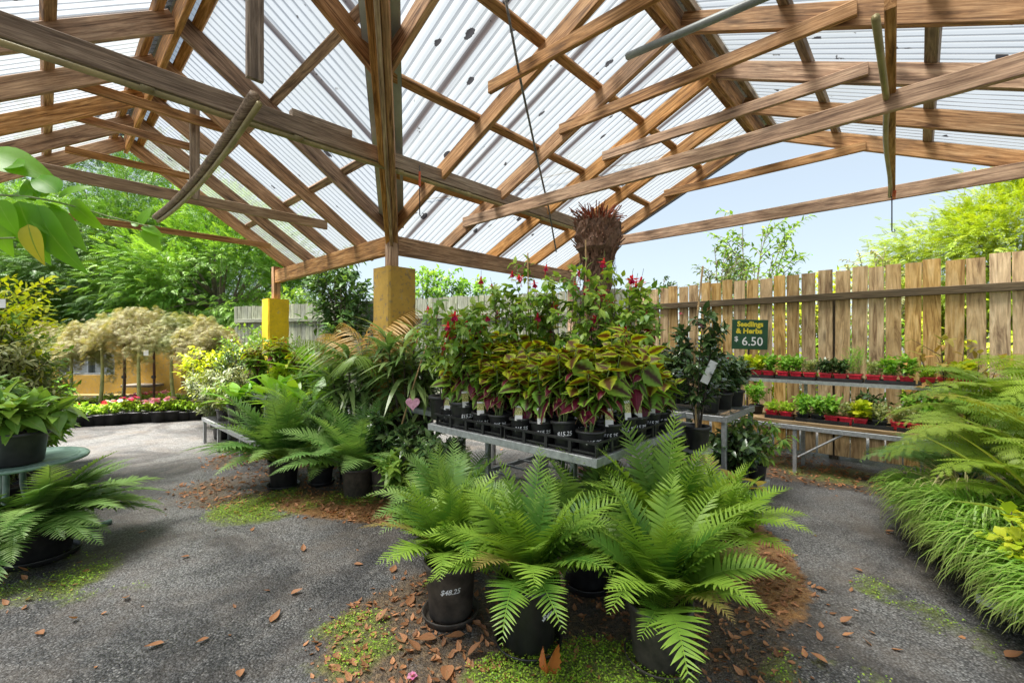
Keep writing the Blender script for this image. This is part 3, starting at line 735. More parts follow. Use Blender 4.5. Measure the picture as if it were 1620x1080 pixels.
# ================================================================ plant materials
FERN = leafmat('fern green', (.03, .12, .016), (.18, .38, .045), transl=.3, tip=((.34, .5, .07), .45))
FERN_D = leafmat('dark fern green', (.06, .19, .04), (.18, .36, .1), transl=.25, tip=((.27, .38, .12), .5))
FERN_Y = leafmat('yellowing fern', (.13, .3, .03), (.24, .42, .05), transl=.35)
FERN_O = leafmat('old fern frond', (.1, .16, .03), (.24, .26, .07), transl=.25, tip=((.32, .19, .08), .35))
FERN_S = leafmat('soft tree fern green', (.1, .24, .03), (.24, .4, .06), transl=.35)
FERN_G = leafmat('gold fern', (.2, .3, .03), (.3, .36, .05), transl=.35)
PALM = leafmat('palm green', (.07, .18, .025), (.17, .31, .06), transl=.2, rough=.35, spec=.5)
PALM_DRY = leafmat('palm straw', (.3, .23, .07), (.5, .4, .16), transl=.25, tip=((.42, .24, .1), .5))
STRAPD = leafmat('dark strap leaf', (.07, .18, .05), (.2, .34, .13), transl=.25, rough=.3, spec=.6)
HOSTA = leafmat('broad bright leaf', (.1, .32, .03), (.2, .45, .05), transl=.3, rough=.3, spec=.55, vein=((.25, .45, .12), .12))
LIME = leafmat('lime leaf', (.2, .38, .02), (.4, .55, .04), transl=.35)
MID = leafmat('mid green leaf', (.06, .18, .025), (.17, .33, .05), transl=.3)
GREYG = leafmat('grey green leaf', (.11, .18, .07), (.25, .33, .15), transl=.25)
DARKG = leafmat('glossy dark leaf', (.022, .07, .024), (.075, .15, .045), transl=.12, rough=.25, spec=.6)
VARIEG = leafmat('cream edged leaf', (.05, .13, .03), (.12, .2, .06), transl=.2, edge=((.6, .6, .42), .62))
COL_TOP = leafmat('young coleus leaf', (.15, .32, .012), (.3, .42, .02), transl=.4, mid=((.13, .05, .012), .2, .75), rough=.5)
COL_MID = leafmat('green coleus leaf', (.09, .27, .03), (.2, .4, .04), transl=.35, mid=((.07, .03, .018), .12, .65), rough=.5)
COL_LOW = leafmat('maroon coleus leaf', (.05, .005, .016), (.12, .01, .03), transl=.15, edge=((.42, .5, .12), .76), rough=.45, vein=((.32, .03, .08), .1))
FUCH = leafmat('fuchsia leaf', (.06, .19, .025), (.2, .36, .06), transl=.35, vein=((.2, .28, .08), .08))
VINE = leafmat('vine leaf', (.07, .27, .012), (.13, .38, .02), transl=.5, rough=.35, vein=((.25, .5, .06), .07))
GRASSM = leafmat('mondo grass', (.09, .27, .03), (.22, .44, .08), transl=.3, tip=((.38, .42, .16), .7))
FLAXM = leafmat('yellow striped strap leaf', (.12, .22, .03), (.2, .32, .04), transl=.25, mid=((.45, .45, .1), .3, .5))
TREE_D = leafmat('tree leaf', (.025, .1, .014), (.1, .25, .04), transl=.3)
TREE_L = leafmat('light green tree leaf', (.06, .21, .02), (.19, .4, .06), transl=.35)  # lighter green leaf for some trees, saplings and shrubs
GOLDT = leafmat('golden tree leaf', (.1, .22, .008), (.2, .31, .015), transl=.4)
MAPLE = leafmat('bronze maple leaf', (.12, .16, .05), (.22, .3, .12), transl=.35, tip=((.52, .4, .25), .4))
MAPLE_G = leafmat('green bronze maple leaf', (.1, .15, .045), (.2, .29, .11), transl=.35)
HERB1 = leafmat('fresh herb', (.08, .27, .03), (.22, .48, .06), transl=.35)
HERB2 = leafmat('pale herb', (.15, .27, .1), (.32, .43, .2), transl=.3)
BEDD = leafmat('bedding leaf', (.13, .33, .02), (.3, .52, .05), transl=.35)
DRY = leafmat('dry leaf', (.11, .065, .03), (.36, .23, .11), transl=.2, rough=.6, vein=((.3, .2, .1), .1))
DRY_O = leafmat('orange dry leaf', (.5, .13, .025), (.6, .2, .05), transl=.25, rough=.5, vein=((.6, .28, .1), .12))
COVER = leafmat('ground cover leaf', (.1, .3, .02), (.28, .46, .06), transl=.3)
F_RED = leafmat('red petal', (.4, .006, .015), (.5, .015, .03), transl=.25)
F_PINK = leafmat('pink petal', (.7, .1, .25), (.8, .3, .42), transl=.3)
F_MAG = leafmat('magenta petal', (.25, .01, .06), (.36, .02, .12), transl=.3)
F_WHITE = leafmat('white petal', (.75, .72, .7), (.8, .8, .8), transl=.2)
F_LILAC = leafmat('lilac petal', (.4, .22, .55), (.55, .35, .7), transl=.2)
F_YEL = leafmat('yellow petal', (.75, .5, .02), (.8, .6, .05), transl=.3)

# ================================================================ pots
def pot_mesh(r=.13, h=.27, mat=BLACKP, parent=None, M=None, lip=.018, taper=.84, soil=True, name='pot', z=0.):
    b = MB(); rb = r * taper; w = .006
    b.lathe([(rb * .5, z), (rb - .008, z), (rb, z + .008), (r * .965, z + h - lip * 1.6), (r * .975, z + h - lip * 1.5), (r + .008, z + h - lip * 1.3), (r + .008, z + h - .003), (r + .003, z + h), (r - w, z + h - .002), (r - w - .004, z + h * .8), (rb * .9, z + h * .55)], 28)
    p = b.build(name, mat, parent, M, smooth=False)
    for q in p.data.polygons: q.use_smooth = True
    if soil:
        s = MB(); n = 24; V = [(0, 0, z + h * .86)]
        for k in (.35, .7, 1.):
            V += [(k * (r - .012) * math.cos(a), k * (r - .012) * math.sin(a), z + h * .84 + rng.normal(0, .006)) for a in np.arange(n) * 2 * PI / n]
        F3 = np.array([[0, 1 + i, 1 + (i + 1) % n] for i in range(n)]); F4 = np.array([[1 + q * n + i, 1 + (q + 1) * n + i, 1 + (q + 1) * n + (i + 1) % n, 1 + q * n + (i + 1) % n] for q in range(2) for i in range(n)])
        s.raw(V, [F3, F4]); s.build('soil', SOIL, p)
    return p
def saucer(r, parent, mat=BLACKP):
    b = MB(); b.lathe([(.01, .004), (r - .03, .004), (r - .008, .01), (r, .035), (r + .008, .037), (r + .006, .03), (r - .004, .001), (.01, .001)], 28)
    return b.build('saucer', mat, parent, smooth=True)
def text_mesh(txt, size, bold=0., shear=0.):
    cu = bpy.data.curves.new('lettering', 'FONT'); cu.body = txt; cu.size = size; cu.align_x = 'CENTER'; cu.offset = bold; cu.shear = shear; cu.resolution_u = 3
    o = bpy.data.objects.new('lettering', cu); COL.objects.link(o)
    dg = bpy.context.evaluated_depsgraph_get(); me = bpy.data.meshes.new_from_object(o.evaluated_get(dg))
    bpy.data.objects.remove(o); bpy.data.curves.remove(cu); return me
def price(txt, r0, r1, h, z, size, ang, parent, bold=.0006, hand=True):
    """pen writing wrapped on the flank of a round pot whose radius runs from r0 (foot) to r1 (rim)"""
    me = text_mesh(txt, size, bold, .25 if hand else 0)
    for v in me.vertices:
        x, y = v.co.x, v.co.y + (.06 * v.co.x if hand else 0); zz = z + y
        rr = r0 + (r1 - r0) * zz / h + .0025; a = ang + x / rr
        v.co = (rr * math.cos(a), rr * math.sin(a), zz)
    me.materials.append(CHALK); o = bpy.data.objects.new('price_writing', me); place(o, parent); return o

# ================================================================ ferns
PIN = strip(.074, 4, -.14, .85)
def fern_variants(L, pl, pairs=28, spread=1., n=5, pin=PIN, pd=.05, e=(1.5, 1.0, .95, -.55)):
    e0 = np.linspace(e[0], e[1], n); e1 = np.linspace(e[2], e[3], n)
    return [frond(L * rng.uniform(.9, 1.08), pairs, pl * rng.uniform(.9, 1.1), pin, e0[k] * (1 - .12 * (spread - 1)), e1[k], .1, .3 - .12 * k / n, (.12, .85), pd, .0038, .3, side=rng.normal(0, .12)) for k in range(n)]
FV = [fern_variants(.6, .135) for _ in range(2)]
def fern_plant(name, label, M, r, h, nf, var, mat, s=(.8, 1.1), potmat=BLACKP, group=None, cat='potted fern', sector=None, sauc=True, txt=None, tang=-1.57, young=0, z0=.9, ymat=None, tsz=.034):
    t = thing(name, label, cat, M, group)
    p = pot_mesh(r, h, potmat, t, z=.012 if sauc else 0)
    if sauc: saucer(r * 1.06, t, potmat)
    if txt: price(txt, r * .84, r, h, h * .62, tsz, tang, p)
    b = MB(); fronds_into(b, var, nf, r * .35, s=s, z=h * z0, sector=sector)
    if young: fronds_into(b, var[:2], young, r * .2, s=(.3, .55), z=h * z0)
    b.tube([(0, 0, h * .6), (.01, 0, h * 1.02)], r * .28, r * .2, 8, 1)
    b.build('fronds', [mat, BARK_D], t)
    if ymat:
        b = MB(); fronds_into(b, var[-2:], 3, r * .4, s=(.6, .85), z=h * z0, az0=rng.random() * 6); b.build('yellow_fronds', ymat, t)
    return t
GF = 'potted ferns in front of the coleus table'
p = gp(713, 972); fern_plant('potted_fern', 'dense green fern in a dusty black pot on a saucer, nearest the dry leaf heap', T(p[0], p[1], 0, .3), .125, .27, 36, FV[0], FERN, (.68, .9), DUSTYP, GF, txt='$48.25', tang=-1.75, ymat=FERN_O)
p = gp(836, 1018); fern_plant('potted_fern', 'tall green fern in a black pot with white price writing, beside the orange curled leaf', T(p[0], p[1], 0, 1.3), .135, .29, 38, FV[1], FERN, (.8, 1.06), BLACKP, GF, txt='$48.25', tang=-2.1, young=4, ymat=FERN_O)
p = gp(1043, 1045); fern_plant('potted_fern', 'broad green fern in a scuffed black pot, front plant on the gravel path side', T(p[0], p[1], 0, 2.3), .13, .25, 42, FV[0], FERN, (.74, 1.), DUSTYP, GF, young=5, ymat=FERN_O)
p = gp(1140, 915); fern_plant('potted_fern', 'yellow green fern in a terracotta pot behind the front row', T(p[0], p[1], 0, .7), .13, .24, 34, FV[1], leafmat('fresh fern green', (.09, .24, .02), (.22, .42, .05), transl=.35), (.72, .98), TERRA, GF, sauc=False)
fern_plant('potted_fern', 'shaded fern standing under the edge of the coleus table', T(.42, 2.42, 0, .9), .12, .25, 28, FV[0], FERN_D, (.85, 1.1), BLACKP, GF)
fern_plant('potted_fern', 'fern with upright fronds growing up past the table corner', T(.78, 2.28, 0, 1.9), .12, .26, 26, [FV[1][0], FV[1][1], FV[1][1], FV[1][2]], FERN, (1.0, 1.3), BLACKP, GF)
fern_plant('potted_fern', 'fern tucked behind the dusty pot at the table end', T(-.38, 2.62, 0, 2.9), .12, .25, 26, FV[1], FERN_D, (.85, 1.1), BLACKP, GF)
# the bed in front of the middle pillar
GM = 'potted ferns in front of the pillar'
FVM = fern_variants(.66, .13, 32, e=(1.45, .75, .8, -.5))
p = gp(449, 770); fern_plant('potted_fern', 'big bluish fern with upright fronds at the end of the low bench', T(p[0], p[1], 0, .2), .13, .25, 54, FVM, FERN_D, (1.0, 1.28), BLACKP, GM, ymat=FERN_Y)
p = gp(508, 765); fern_plant('potted_fern', 'fern in a low black pot between two larger ferns', T(p[0], p[1], 0, 1.2), .11, .16, 28, FVM, FERN_D, (.75, 1.), BLACKP, GM)
p = gp(566, 784); fern_plant('potted_fern', 'wide fern in a black pot with a white price beside the heart tagged stake', T(p[0], p[1], 0, 2.2), .135, .26, 50, FVM, leafmat('cool fern green', (.08, .25, .06), (.2, .4, .12), transl=.3, tip=((.26, .4, .14), .5)), (.95, 1.2), DUSTYP, GM, sauc=False, txt='$19.95', tang=-1.4)
# fern under the round table
FVL = fern_variants(.62, .14, 30, e=(1.0, .35, .25, -.7))
fern_plant('potted_fern', 'dark fern in a wide black pot below the round green table', T(-2.98, 2.74, 0, 0), .185, .27, 54, FVL, FERN_D, (.8, 1.15), BLACKP, cat='potted fern', sector=(-2.0, 1.3))
b = MB(); fronds_into(b, FVL[3:], 4, .12, s=(.3, .45), z=.2, az0=4.4)
dead = thing('dead_frond', 'rusty dead fern frond hanging over the wide black pot', 'dead frond', T(-3.08, 2.60, .0)); dead_m = b.build('frond', leafmat('dead frond', (.25, .09, .03), (.4, .17, .06), transl=.2), dead)

# ================================================================ coleus on the wire table
TBM = T(.427, 2.2, 0, ROTB)           # corner; local X = B (depth), local Y = A (along the front)
def bench(name, label, M, lx, ly, z, legs, mat=STEEL, mesh=True, cat='bench', shelf=None, plank=None, fr=.045, group=None):
    t = thing(name, label, cat, M, group)
    b = MB(); w = .028
    b.box((lx / 2, w / 2, z - fr / 2), (lx, w, fr), ch=.002); b.box((lx / 2, ly - w / 2, z - fr / 2), (lx, w, fr), ch=.002)
    m2 = Matrix.Rotation(PI / 2, 4, 'Z')
    for x in (w / 2, lx - w / 2): b.box((0, 0, 0), (ly - 2 * w - .002, w, fr), Matrix.Translation((x, ly / 2, z - fr / 2)) @ m2, ch=.002)
    b.build('frame', mat, t)
    if mesh:
        b = MB()
        for k in range(int(lx / .05)): b.box((0, 0, 0), (ly - .03, .004, .004), Matrix.Translation((.03 + k * .05, ly / 2, z - .008)) @ m2)
        for k in range(int(ly / .05)): b.box((lx / 2, .03 + k * .05, z - .0125), (lx - .03, .004, .004))
        b.build('wire_top', mat, t)
    if plank:
        b = MB(); b.box((0, 0, 0), (ly, lx * .98, .03), Matrix.Translation((lx / 2, ly / 2, z + .017)) @ m2, ch=.004); b.build('plank_top', plank, t)
    for (x, y) in legs:
        b = MB(); b.box((0, 0, 0), (z - fr - .002, .035, .035), Matrix.Translation((x, y, (z - fr) / 2)) @ PERM, ch=.003); b.build('leg', mat, t)
    if shelf:
        for zs in shelf:
            b = MB()
            for y in (.1, ly - .1): b.box((lx / 2, y, zs), (lx - .08, .025, .03))
            for k in range(7): b.box((0, 0, 0), (ly - .2, .02, .012), Matrix.Translation((.08 + (lx - .16) * k / 6, ly / 2, zs + .022)) @ m2)
            b.build('lower_shelf', mat, t)
    return t
TZ = .755
bench('wire_table', 'galvanised wire topped table carrying the coleus trays', TBM, 1.35, 1.42, TZ, [(.3, .35), (.3, 1.1), (1.2, .25), (1.2, 1.3)], cat='table', shelf=(.32,))
# tray and pots
def tray_mesh(nx_, ny_, p):
    b = MB(); lx, ly = nx_ * p, ny_ * p; m2 = Matrix.Rotation(PI / 2, 4, 'Z')
    b.box((lx / 2, ly / 2, .004), (lx - .01, ly - .01, .006))
    for z, hgt, o in ((.072, .014, .0), (.02, .01, .006)):
        b.box((lx / 2, .004 + o, z), (lx, .006, hgt)); b.box((lx / 2, ly - .004 - o, z), (lx, .006, hgt))
        for x in (.004 + o, lx - .004 - o): b.box((0, 0, 0), (ly - .016 - 2 * o, .006, hgt), Matrix.Translation((x, ly / 2, z)) @ m2)
    b.box((lx / 2, -.004, .079), (lx + .02, .014, .004)); b.box((lx / 2, ly + .004, .079), (lx + .02, .014, .004))
    for x in (-.004, lx + .004): b.box((0, 0, 0), (ly - .008, .014, .004), Matrix.Translation((x, ly / 2, .0792)) @ m2)
    for i in range(nx_ + 1):
        for y in (.003, ly - .003): b.box((0, 0, 0), (.066, .02, .008), Matrix.Translation((min(max(i * p, .012), lx - .012), y, .037)) @ PERM)
    for j in range(1, ny_):
        for x in (.003, lx - .003): b.box((0, 0, 0), (.066, .008, .02), Matrix.Translation((x, j * p, .037)) @ PERM)
    for i in range(1, nx_): b.box((0, 0, 0), (ly - .02, .004, .014), Matrix.Translation((i * p, ly / 2, .0715)) @ m2)
    return b
PIT = .163
tr0 = thing('carry_tray', 'black carry tray nearest the table corner, full of coleus', 'tray', TBM @ T(.012, .012, TZ), 'black trays of coleus pots')
tray_mesh(2, 4, PIT).build('tray_body', BLACKP, tr0)
TRAYS = [(.012, .012), (.012, .69), (.352, .012), (.352, .69), (.692, .012), (.692, .69)]
TL = ['', 'black carry tray at the far end of the table front, full of coleus', 'black carry tray of coleus behind the one at the table corner', 'black carry tray of coleus in the middle row away from the table corner', 'black carry tray of coleus in the rear row on the fence side', 'black carry tray of coleus in the rear row next to the fuchsias']
for i in range(1, 6): dup(tr0, TBM @ T(TRAYS[i][0], TRAYS[i][1], TZ), TL[i])
CLT = leaf(.46, 10, .05, -.25, 'ovate', 5, .07); CLL = leaf(.4, 10, -.12, -.5, 'ovate', 5, .07)
def coleus_mesh(h):
    top, midl, low = MB(), MB(), MB()
    ns = 5
    for i in range(ns):
        az = i * 1.65 + rng.normal(0, .3); ln = rng.uniform(.02, .12); hh = h * rng.uniform(.72, 1.0)
        p2 = np.array([math.cos(az) * ln, math.sin(az) * ln, hh]); pts = bez((rng.normal(0, .015), rng.normal(0, .015), .1), p2 * (.4, .4, .55), p2, 9)
        midl.tube(pts, .0045, .003, 5, 1, False)
        nn = 7
        for k in range(nn):
            t = .46 + .54 * k / (nn - 1); q = np.array([np.interp(t * 8, np.arange(9), pts[:, c]) for c in range(3)])
            a0 = az + (k % 2) * PI / 2 + rng.normal(0, .25)
            pairs_ = 2 if k < nn - 1 else 4
            for m in range(pairs_):
                a = a0 + m * 2 * PI / pairs_; el = (-.6 if k < 2 else -.4 if k < 4 else -.1 if k < nn - 1 else .25) + rng.normal(0, .25)
                d = np.array([math.cos(a) * math.cos(el), math.sin(a) * math.cos(el), math.sin(el)])
                sz = (.118 if k < nn - 1 else .085) * rng.uniform(.8, 1.2)
                tgt, tp = (low, CLL) if (k < 2 and rng.random() < .75) or (k in (2, 3) and rng.random() < .28) else (midl, CLT) if k < 5 else (top, CLT)
                tgt.inst(tp, [q + d * .012], [d], [np.array([math.cos(a) * .5, math.sin(a) * .5, 1.]) + rng.normal(0, .4, 3)], sz * rng.uniform(.6, 1.2) * (.85 if tgt is low else 1.), 0)
    return top, midl, low
COLV = []
GC = 'coleus pots on the wire table'
tagcard_m, N_, L_, out_ = nodes('printed plant card')
_tc = N_('TexCoord'); _sx = N_('SeparateXYZ'); L_(_tc.outputs['Generated'], _sx.inputs[0]); _no = N_('TexNoise', i_Scale=9., i_Detail=4.); L_(_tc.outputs['Generated'], _no.inputs['Vector'])
_pic = ramp(N_, L_, _no.outputs[0], [(.35, (.25, .03, .05)), (.48, (.35, .4, .05)), (.6, (.7, .62, .3))])
_f = ramp(N_, L_, _sx.outputs[0], [(.34, (0, 0, 0)), (.36, (1, 1, 1)), (.85, (1, 1, 1)), (.87, (0, 0, 0))], 'CONSTANT')
_p = N_('BsdfPrincipled', i_Roughness=.35); L_(mixc(N_, L_, _f, (.72, .7, .68), _pic), _p.inputs['Base Color']); L_(_p.outputs[0], out_.inputs[0])
for v in range(9):
    h = (.54, .62, .48, .58, .56, .5, .6, .46, .57)[v]
    t = thing('coleus_pot', 'coleus', 'coleus', T(0, 0, -5), GC)
    pp = pot_mesh(.073, .135, BLACKP, t, lip=.012); price('$15.25', .061, .073, .135, .062, .031, -2.36, pp, .0005)
    for mbx, nm_, mt in zip(coleus_mesh(h), ('top_leaves', 'stem_leaves', 'lower_leaves'), (COL_TOP, COL_MID, COL_LOW)):
        mbx.build(nm_, [mt, STEM_GREEN], t, smooth=True)
    if v % 3 != 2:
        c = MB(); c.box((0, 0, 0), (.095, .045, .0012)); c.build('plant_card', tagcard_m, t, T(-.055, -.04, .17) @ Matrix.Rotation(-2.36 + PI / 2 + rng.normal(0, .3), 4, 'Z') @ Matrix.Rotation(R(-14), 4, 'X') @ PERM)
    COLV.append(t)
used = set(); ORD = ['first', 'second', 'third', 'fourth', 'fifth', 'sixth', 'seventh', 'eighth']
for ti, (tx, ty) in enumerate(TRAYS):
    for i in range(2):
        for j in range(4):
            v = int(rng.integers(9)); row = i + 2 * (ti // 2); col = j + (4 if ti % 2 else 0)
            M = TBM @ T(tx + PIT * (i + .5), ty + PIT * (j + .5), TZ + .008, rng.normal(0, .18)) @ Matrix.Rotation(R(rng.normal(0, 2.2)), 4, 'X') @ Matrix.Diagonal((1, 1, rng.uniform(.86, 1.18), 1))
            lab = f'{ORD[col]} coleus from the near table corner, {("front row", "second row", "third row", "fourth row", "fifth row", "back row")[row]} of black pots'
            if v not in used: used.add(v); COLV[v].matrix_basis = M; COLV[v]['label'] = lab
            else: dup(COLV[v], M, lab)

# ================================================================ fuchsias behind them
FLF = leaf(.3, 4, .15, -.35, 'ovate', 3)
def fuchsia_flower():
    b = MB(); b.tube(bez((0, 0, 0), (.004, 0, -.015), (.002, 0, -.035), 4), .0012, .0012, 4, 2, False)
    b.tube([(.002, 0, -.035), (.002, 0, -.055)], .004, .006, 6, 0, True, (.8, 0, 0))
    for k in range(4):
        a = k * PI / 2; d = np.array([math.cos(a), math.sin(a), -.25]); b.inst(leaf(.22, 3, .1, .25, 'lance'), [(.002, 0, -.055)], [d], [(0, 0, 1)], .036, 0)
        b.inst(leaf(.45, 3, .3, .1, 'obov'), [(.002, 0, -.055)], [(math.cos(a + .8) * .35, math.sin(a + .8) * .35, -1)], [(math.cos(a + .8), math.sin(a + .8), .3)], .03, 1)
    for k in range(4): b.tube([(.002, 0, -.06), (.002 + rng.normal(0, .006), rng.normal(0, .006), -.115)], .0008, .0008, 3, 0, False, (.9, 0, 0))
    return b
GFU = 'fuchsias behind the coleus'
def fuchsia(label, M, h, spread, stems, nfl, cane=True, pm=(F_RED, F_MAG), hang_z=(.55, 1.0), fsz=1.0, potr=.1, sz=.075):
    t = thing('potted_fuchsia', label, 'fuchsia', M, GFU)
    pot_mesh(potr, .18, BLACKP, t)
    b = MB(); bush(b, h * 1.1, spread * 1.15, stems, FLF, sz, 20, 6, .3, .25, .2, r=.005, base=(0, 0, .15), opp=True, up=.35, ang=1.15)
    b.build('foliage', [FUCH, BARK_D], t, smooth=True)
    if cane: c = MB(); c.tube([(.03, .02, .12), (.05, .03, h * 1.12 + .15)], .005, .005, 6); c.build('cane', CANE, t)
    f0 = None
    for k in range(nfl):
        a = rng.random() * 6.28; rr_ = spread * rng.uniform(.45, 1.1); z = .15 + h * 1.08 * rng.uniform(*hang_z)
        m = T(rr_ * math.cos(a), rr_ * math.sin(a), z, rng.random() * 6) @ Matrix.Rotation(rng.normal(0, .25), 4, 'X') @ Matrix.Scale(fsz * rng.uniform(1.15, 1.6), 4)
        if f0 is None: f0 = fuchsia_flower().build('flower', [pm[0], pm[1], STEM_GREEN], t, m)
        else: o = f0.copy(); o.parent = t; COL.objects.link(o); o.matrix_basis = m
    return t
def onb(px, y, z): p = dp(px, 540, y); return p[0], p[1], z
fz = TZ + .002
FU = [(735, 3.05, .78, .2, 5, 8, 'fuchsia with dark stems and red and purple bells at the pillar end of the table'),
      (790, 3.3, 1.0, .22, 6, 6, 'arching fuchsia with small leaves under the eave beam'),
      (842, 3.4, 1.02, .22, 6, 8, 'fuchsia tied to a bamboo cane with scarlet bells below the roof sheets'),
      (890, 3.2, .9, .2, 6, 4, 'leafy fuchsia with few flowers between two taller ones'),
      (935, 3.25, 1.08, .2, 6, 9, 'tall fuchsia with red and magenta flowers in front of the tree fern trunk'),
      (985, 3.3, .95, .2, 5, 9, 'fuchsia with heavy crimson double flowers on the fence side'),
      (1008, 3.1, .78, .18, 5, 5, 'short fuchsia with an orange tinged leaf beside the paling fence end'),
      (700, 3.35, .8, .22, 5, 6, 'thin fuchsia with pink buds next to the palm')]
for px, y, h, sp, st_, nf, lab in FU:
    x, yy, z = onb(px, y, fz); fuchsia(lab, T(x, yy, z, rng.random() * 6), h, sp, st_, nf, cane=(px in (842, 935)), fsz=1.15 if px > 900 else .95)
bench('wire_table', 'second wire topped table behind the coleus carrying the fuchsias', T(.427, 2.2, 0, ROTB) @ T(1.37, .25, 0), .7, 1.4, TZ, [(.06, .06), (.64, .06), (.06, 1.3), (.64, 1.3)], cat='table')
bench('wire_table', 'third wire topped table carrying fuchsias on the pillar side', T(.427, 2.2, 0, ROTB) @ T(.35, 1.45, 0), 1.2, .85, TZ, [(.06, .06), (1.14, .06), (.06, .8), (1.14, .8)], cat='table')
# tree fern trunk
p = dp(945, 540, 4.25)
tf = thing('tree_fern', 'cut back tree fern trunk with a reddish skirt of frond stubs at its top', 'tree fern', T(p[0], p[1], 0))
b = MB(); zz = np.linspace(0, 2.5, 40); n = 26; V = []
for z in zz:
    rad = .17 + .025 * math.sin(z * 3) - .015 * z + (.05 if z > 2.2 else 0)
    V += [((rad + rng.normal(0, .012)) * math.cos(a), (rad + rng.normal(0, .012)) * math.sin(a), z) for a in np.arange(n) * 2 * PI / n]
i = np.arange(39)[:, None] * n; j = np.arange(n)[None]; kk = (j + 1) % n
b.raw(V, [np.stack([i + j, i + kk, i + n + kk, i + n + j], -1).reshape(-1, 4), np.arange(n)[None] + 39 * n])
for k in range(700):
    a = rng.random() * 6.28; z = rng.uniform(.6, 2.4); rr_ = .16 - .015 * z + .03; q = np.array([math.cos(a) * rr_, math.sin(a) * rr_, z])
    b.tube([q, q + np.array([math.cos(a) * rng.uniform(.0, .035), math.sin(a) * rng.uniform(0, .035), rng.uniform(-.12, .12)])], .004, .001, 3, 0, False)
TFM = simple('fibrous trunk', (.085, .045, .028), .95, 0, .5, 24, .8, c2=(.26, .15, .1))
b.build('trunk', TFM, tf)
b = MB()
for k in range(230):
    a = rng.random() * 6.28; z = rng.uniform(2.12, 2.42); out_r = .145 + .02 * rng.random(); q = np.array([math.cos(a) * out_r, math.sin(a) * out_r, z])
    l = rng.uniform(.14, .24); lean = rng.uniform(.15, .65); e = q + np.array([math.cos(a) * lean, math.sin(a) * lean, 1.]) * l * .85
    b.tube(bez(q, q + (0, 0, l * .5), e, 4), rng.uniform(.007, .013), .006, 5)
b.build('frond_skirt', simple('cut frond stub', (.14, .06, .035), .9, 0, .5, 18, .3, c2=(.36, .2, .13)), tf)
b = MB()
for k in range(170):
    a = rng.random() * 6.28; q = np.array([math.cos(a) * .12 * rng.random(), math.sin(a) * .12 * rng.random(), 2.45])
    e = q + np.array([math.cos(a) * rng.uniform(.02, .2), math.sin(a) * rng.uniform(.02, .2), rng.uniform(.08, .22)])
    b.tube(bez(q, q + (0, 0, .1), e, 4), .008, .004, 4)
b.build('red_stubs', simple('red frond stub', (.2, .045, .02), .9, 0, .4, 18, .2, c2=(.42, .13, .06)), tf)
for v in range(9):
    if v not in used:      # every source plant stands somewhere on the tables
        COLV[v].matrix_basis = TBM @ T(1.12, .2 + .16 * v, TZ + .002); COLV[v]['label'] = f'{ORD[min(v, 7)]} coleus of the loose row behind the trays'
# ================================================================ generic potted shrub
L_OV = leaf(.28, 3, .2, -.3, 'ovate'); L_LA = leaf(.16, 3, .2, -.35, 'lance'); L_RND = leaf(.42, 3, .15, -.2, 'obov'); L_TINY = leaf(.34, 2, .2, -.1, 'ovate'); L_BIG = leaf(.3, 6, .25, -.35, 'ovate', 3)
def shrub(name, label, cat, M, h, spread, stems, tpl, size, mat, pot=None, potmat=BLACKP, group=None, stem=BARK_D, flower=None, z0=None, **kw):
    t = thing(name, label, cat, M, group); z = 0
    if pot: pot_mesh(pot[0], pot[1], potmat, t); z = pot[1] * .82
    b = MB(); bush(b, h, spread, stems, tpl, size, base=(0, 0, z if z0 is None else z0), **kw)
    b.build('foliage', [mat, stem], t, smooth=True)
    if flower:
        fm, fn, fs, fz = flower; f0 = None
        for k in range(fn):
            a = rng.random() * 6.28; rr_ = spread * rng.uniform(.5, 1.05); m = T(rr_ * math.cos(a), rr_ * math.sin(a), z + h * rng.uniform(*fz), rng.random() * 6) @ Matrix.Rotation(rng.normal(.4, .3), 4, 'X')
            if f0 is None: f0 = rosette(fs).build('flower', [fm, F_YEL], t, m)
            else: o = f0.copy(); o.parent = t; COL.objects.link(o); o.matrix_basis = m
    return t
def rosette(s=.06, n=6, rows=2):
    b = MB()
    for r_ in range(rows):
        for k in range(n):
            a = k * 2 * PI / n + r_ * .5; b.inst(leaf(.42, 3, .15, .15 - .3 * (r_ == 0), 'obov'), [(0, 0, .003 * r_)], [(math.cos(a), math.sin(a), .25 + .6 * r_)], [(0, 0, 1)], s * .5 * (1 - .3 * r_), 0)
    b.tube([(0, 0, 0), (0, 0, s * .12)], s * .06, s * .04, 6, 1)
    return b
def rosette_plant(name, label, cat, M, n, tplL, tplW, mat, pot, potmat=BLACKP, e=(1.4, .5), group=None, curl=-.45, cols=3, z=None, seg=8, shape='obov', fold=.2, s=(.8, 1.1), core=.02):
    t = thing(name, label, cat, M, group); zz = 0
    if pot: pot_mesh(pot[0], pot[1], potmat, t); zz = pot[1] * .86
    b = MB(); tp = leaf(tplW, seg, fold, curl, shape, cols)
    for i in range(n):
        az = i * 2.4 + rng.normal(0, .2); el = e[0] + (e[1] - e[0]) * i / n + rng.normal(0, .08)
        d = np.array([math.cos(az) * math.cos(el), math.sin(az) * math.cos(el), math.sin(el)])
        b.inst(tp, [(math.cos(az) * core, math.sin(az) * core, zz)], [d], [(-math.cos(az) * .3, -math.sin(az) * .3, 1.)], tplL * rng.uniform(*s), 0)
    b.build('leaves', [mat], t, smooth=True); return t

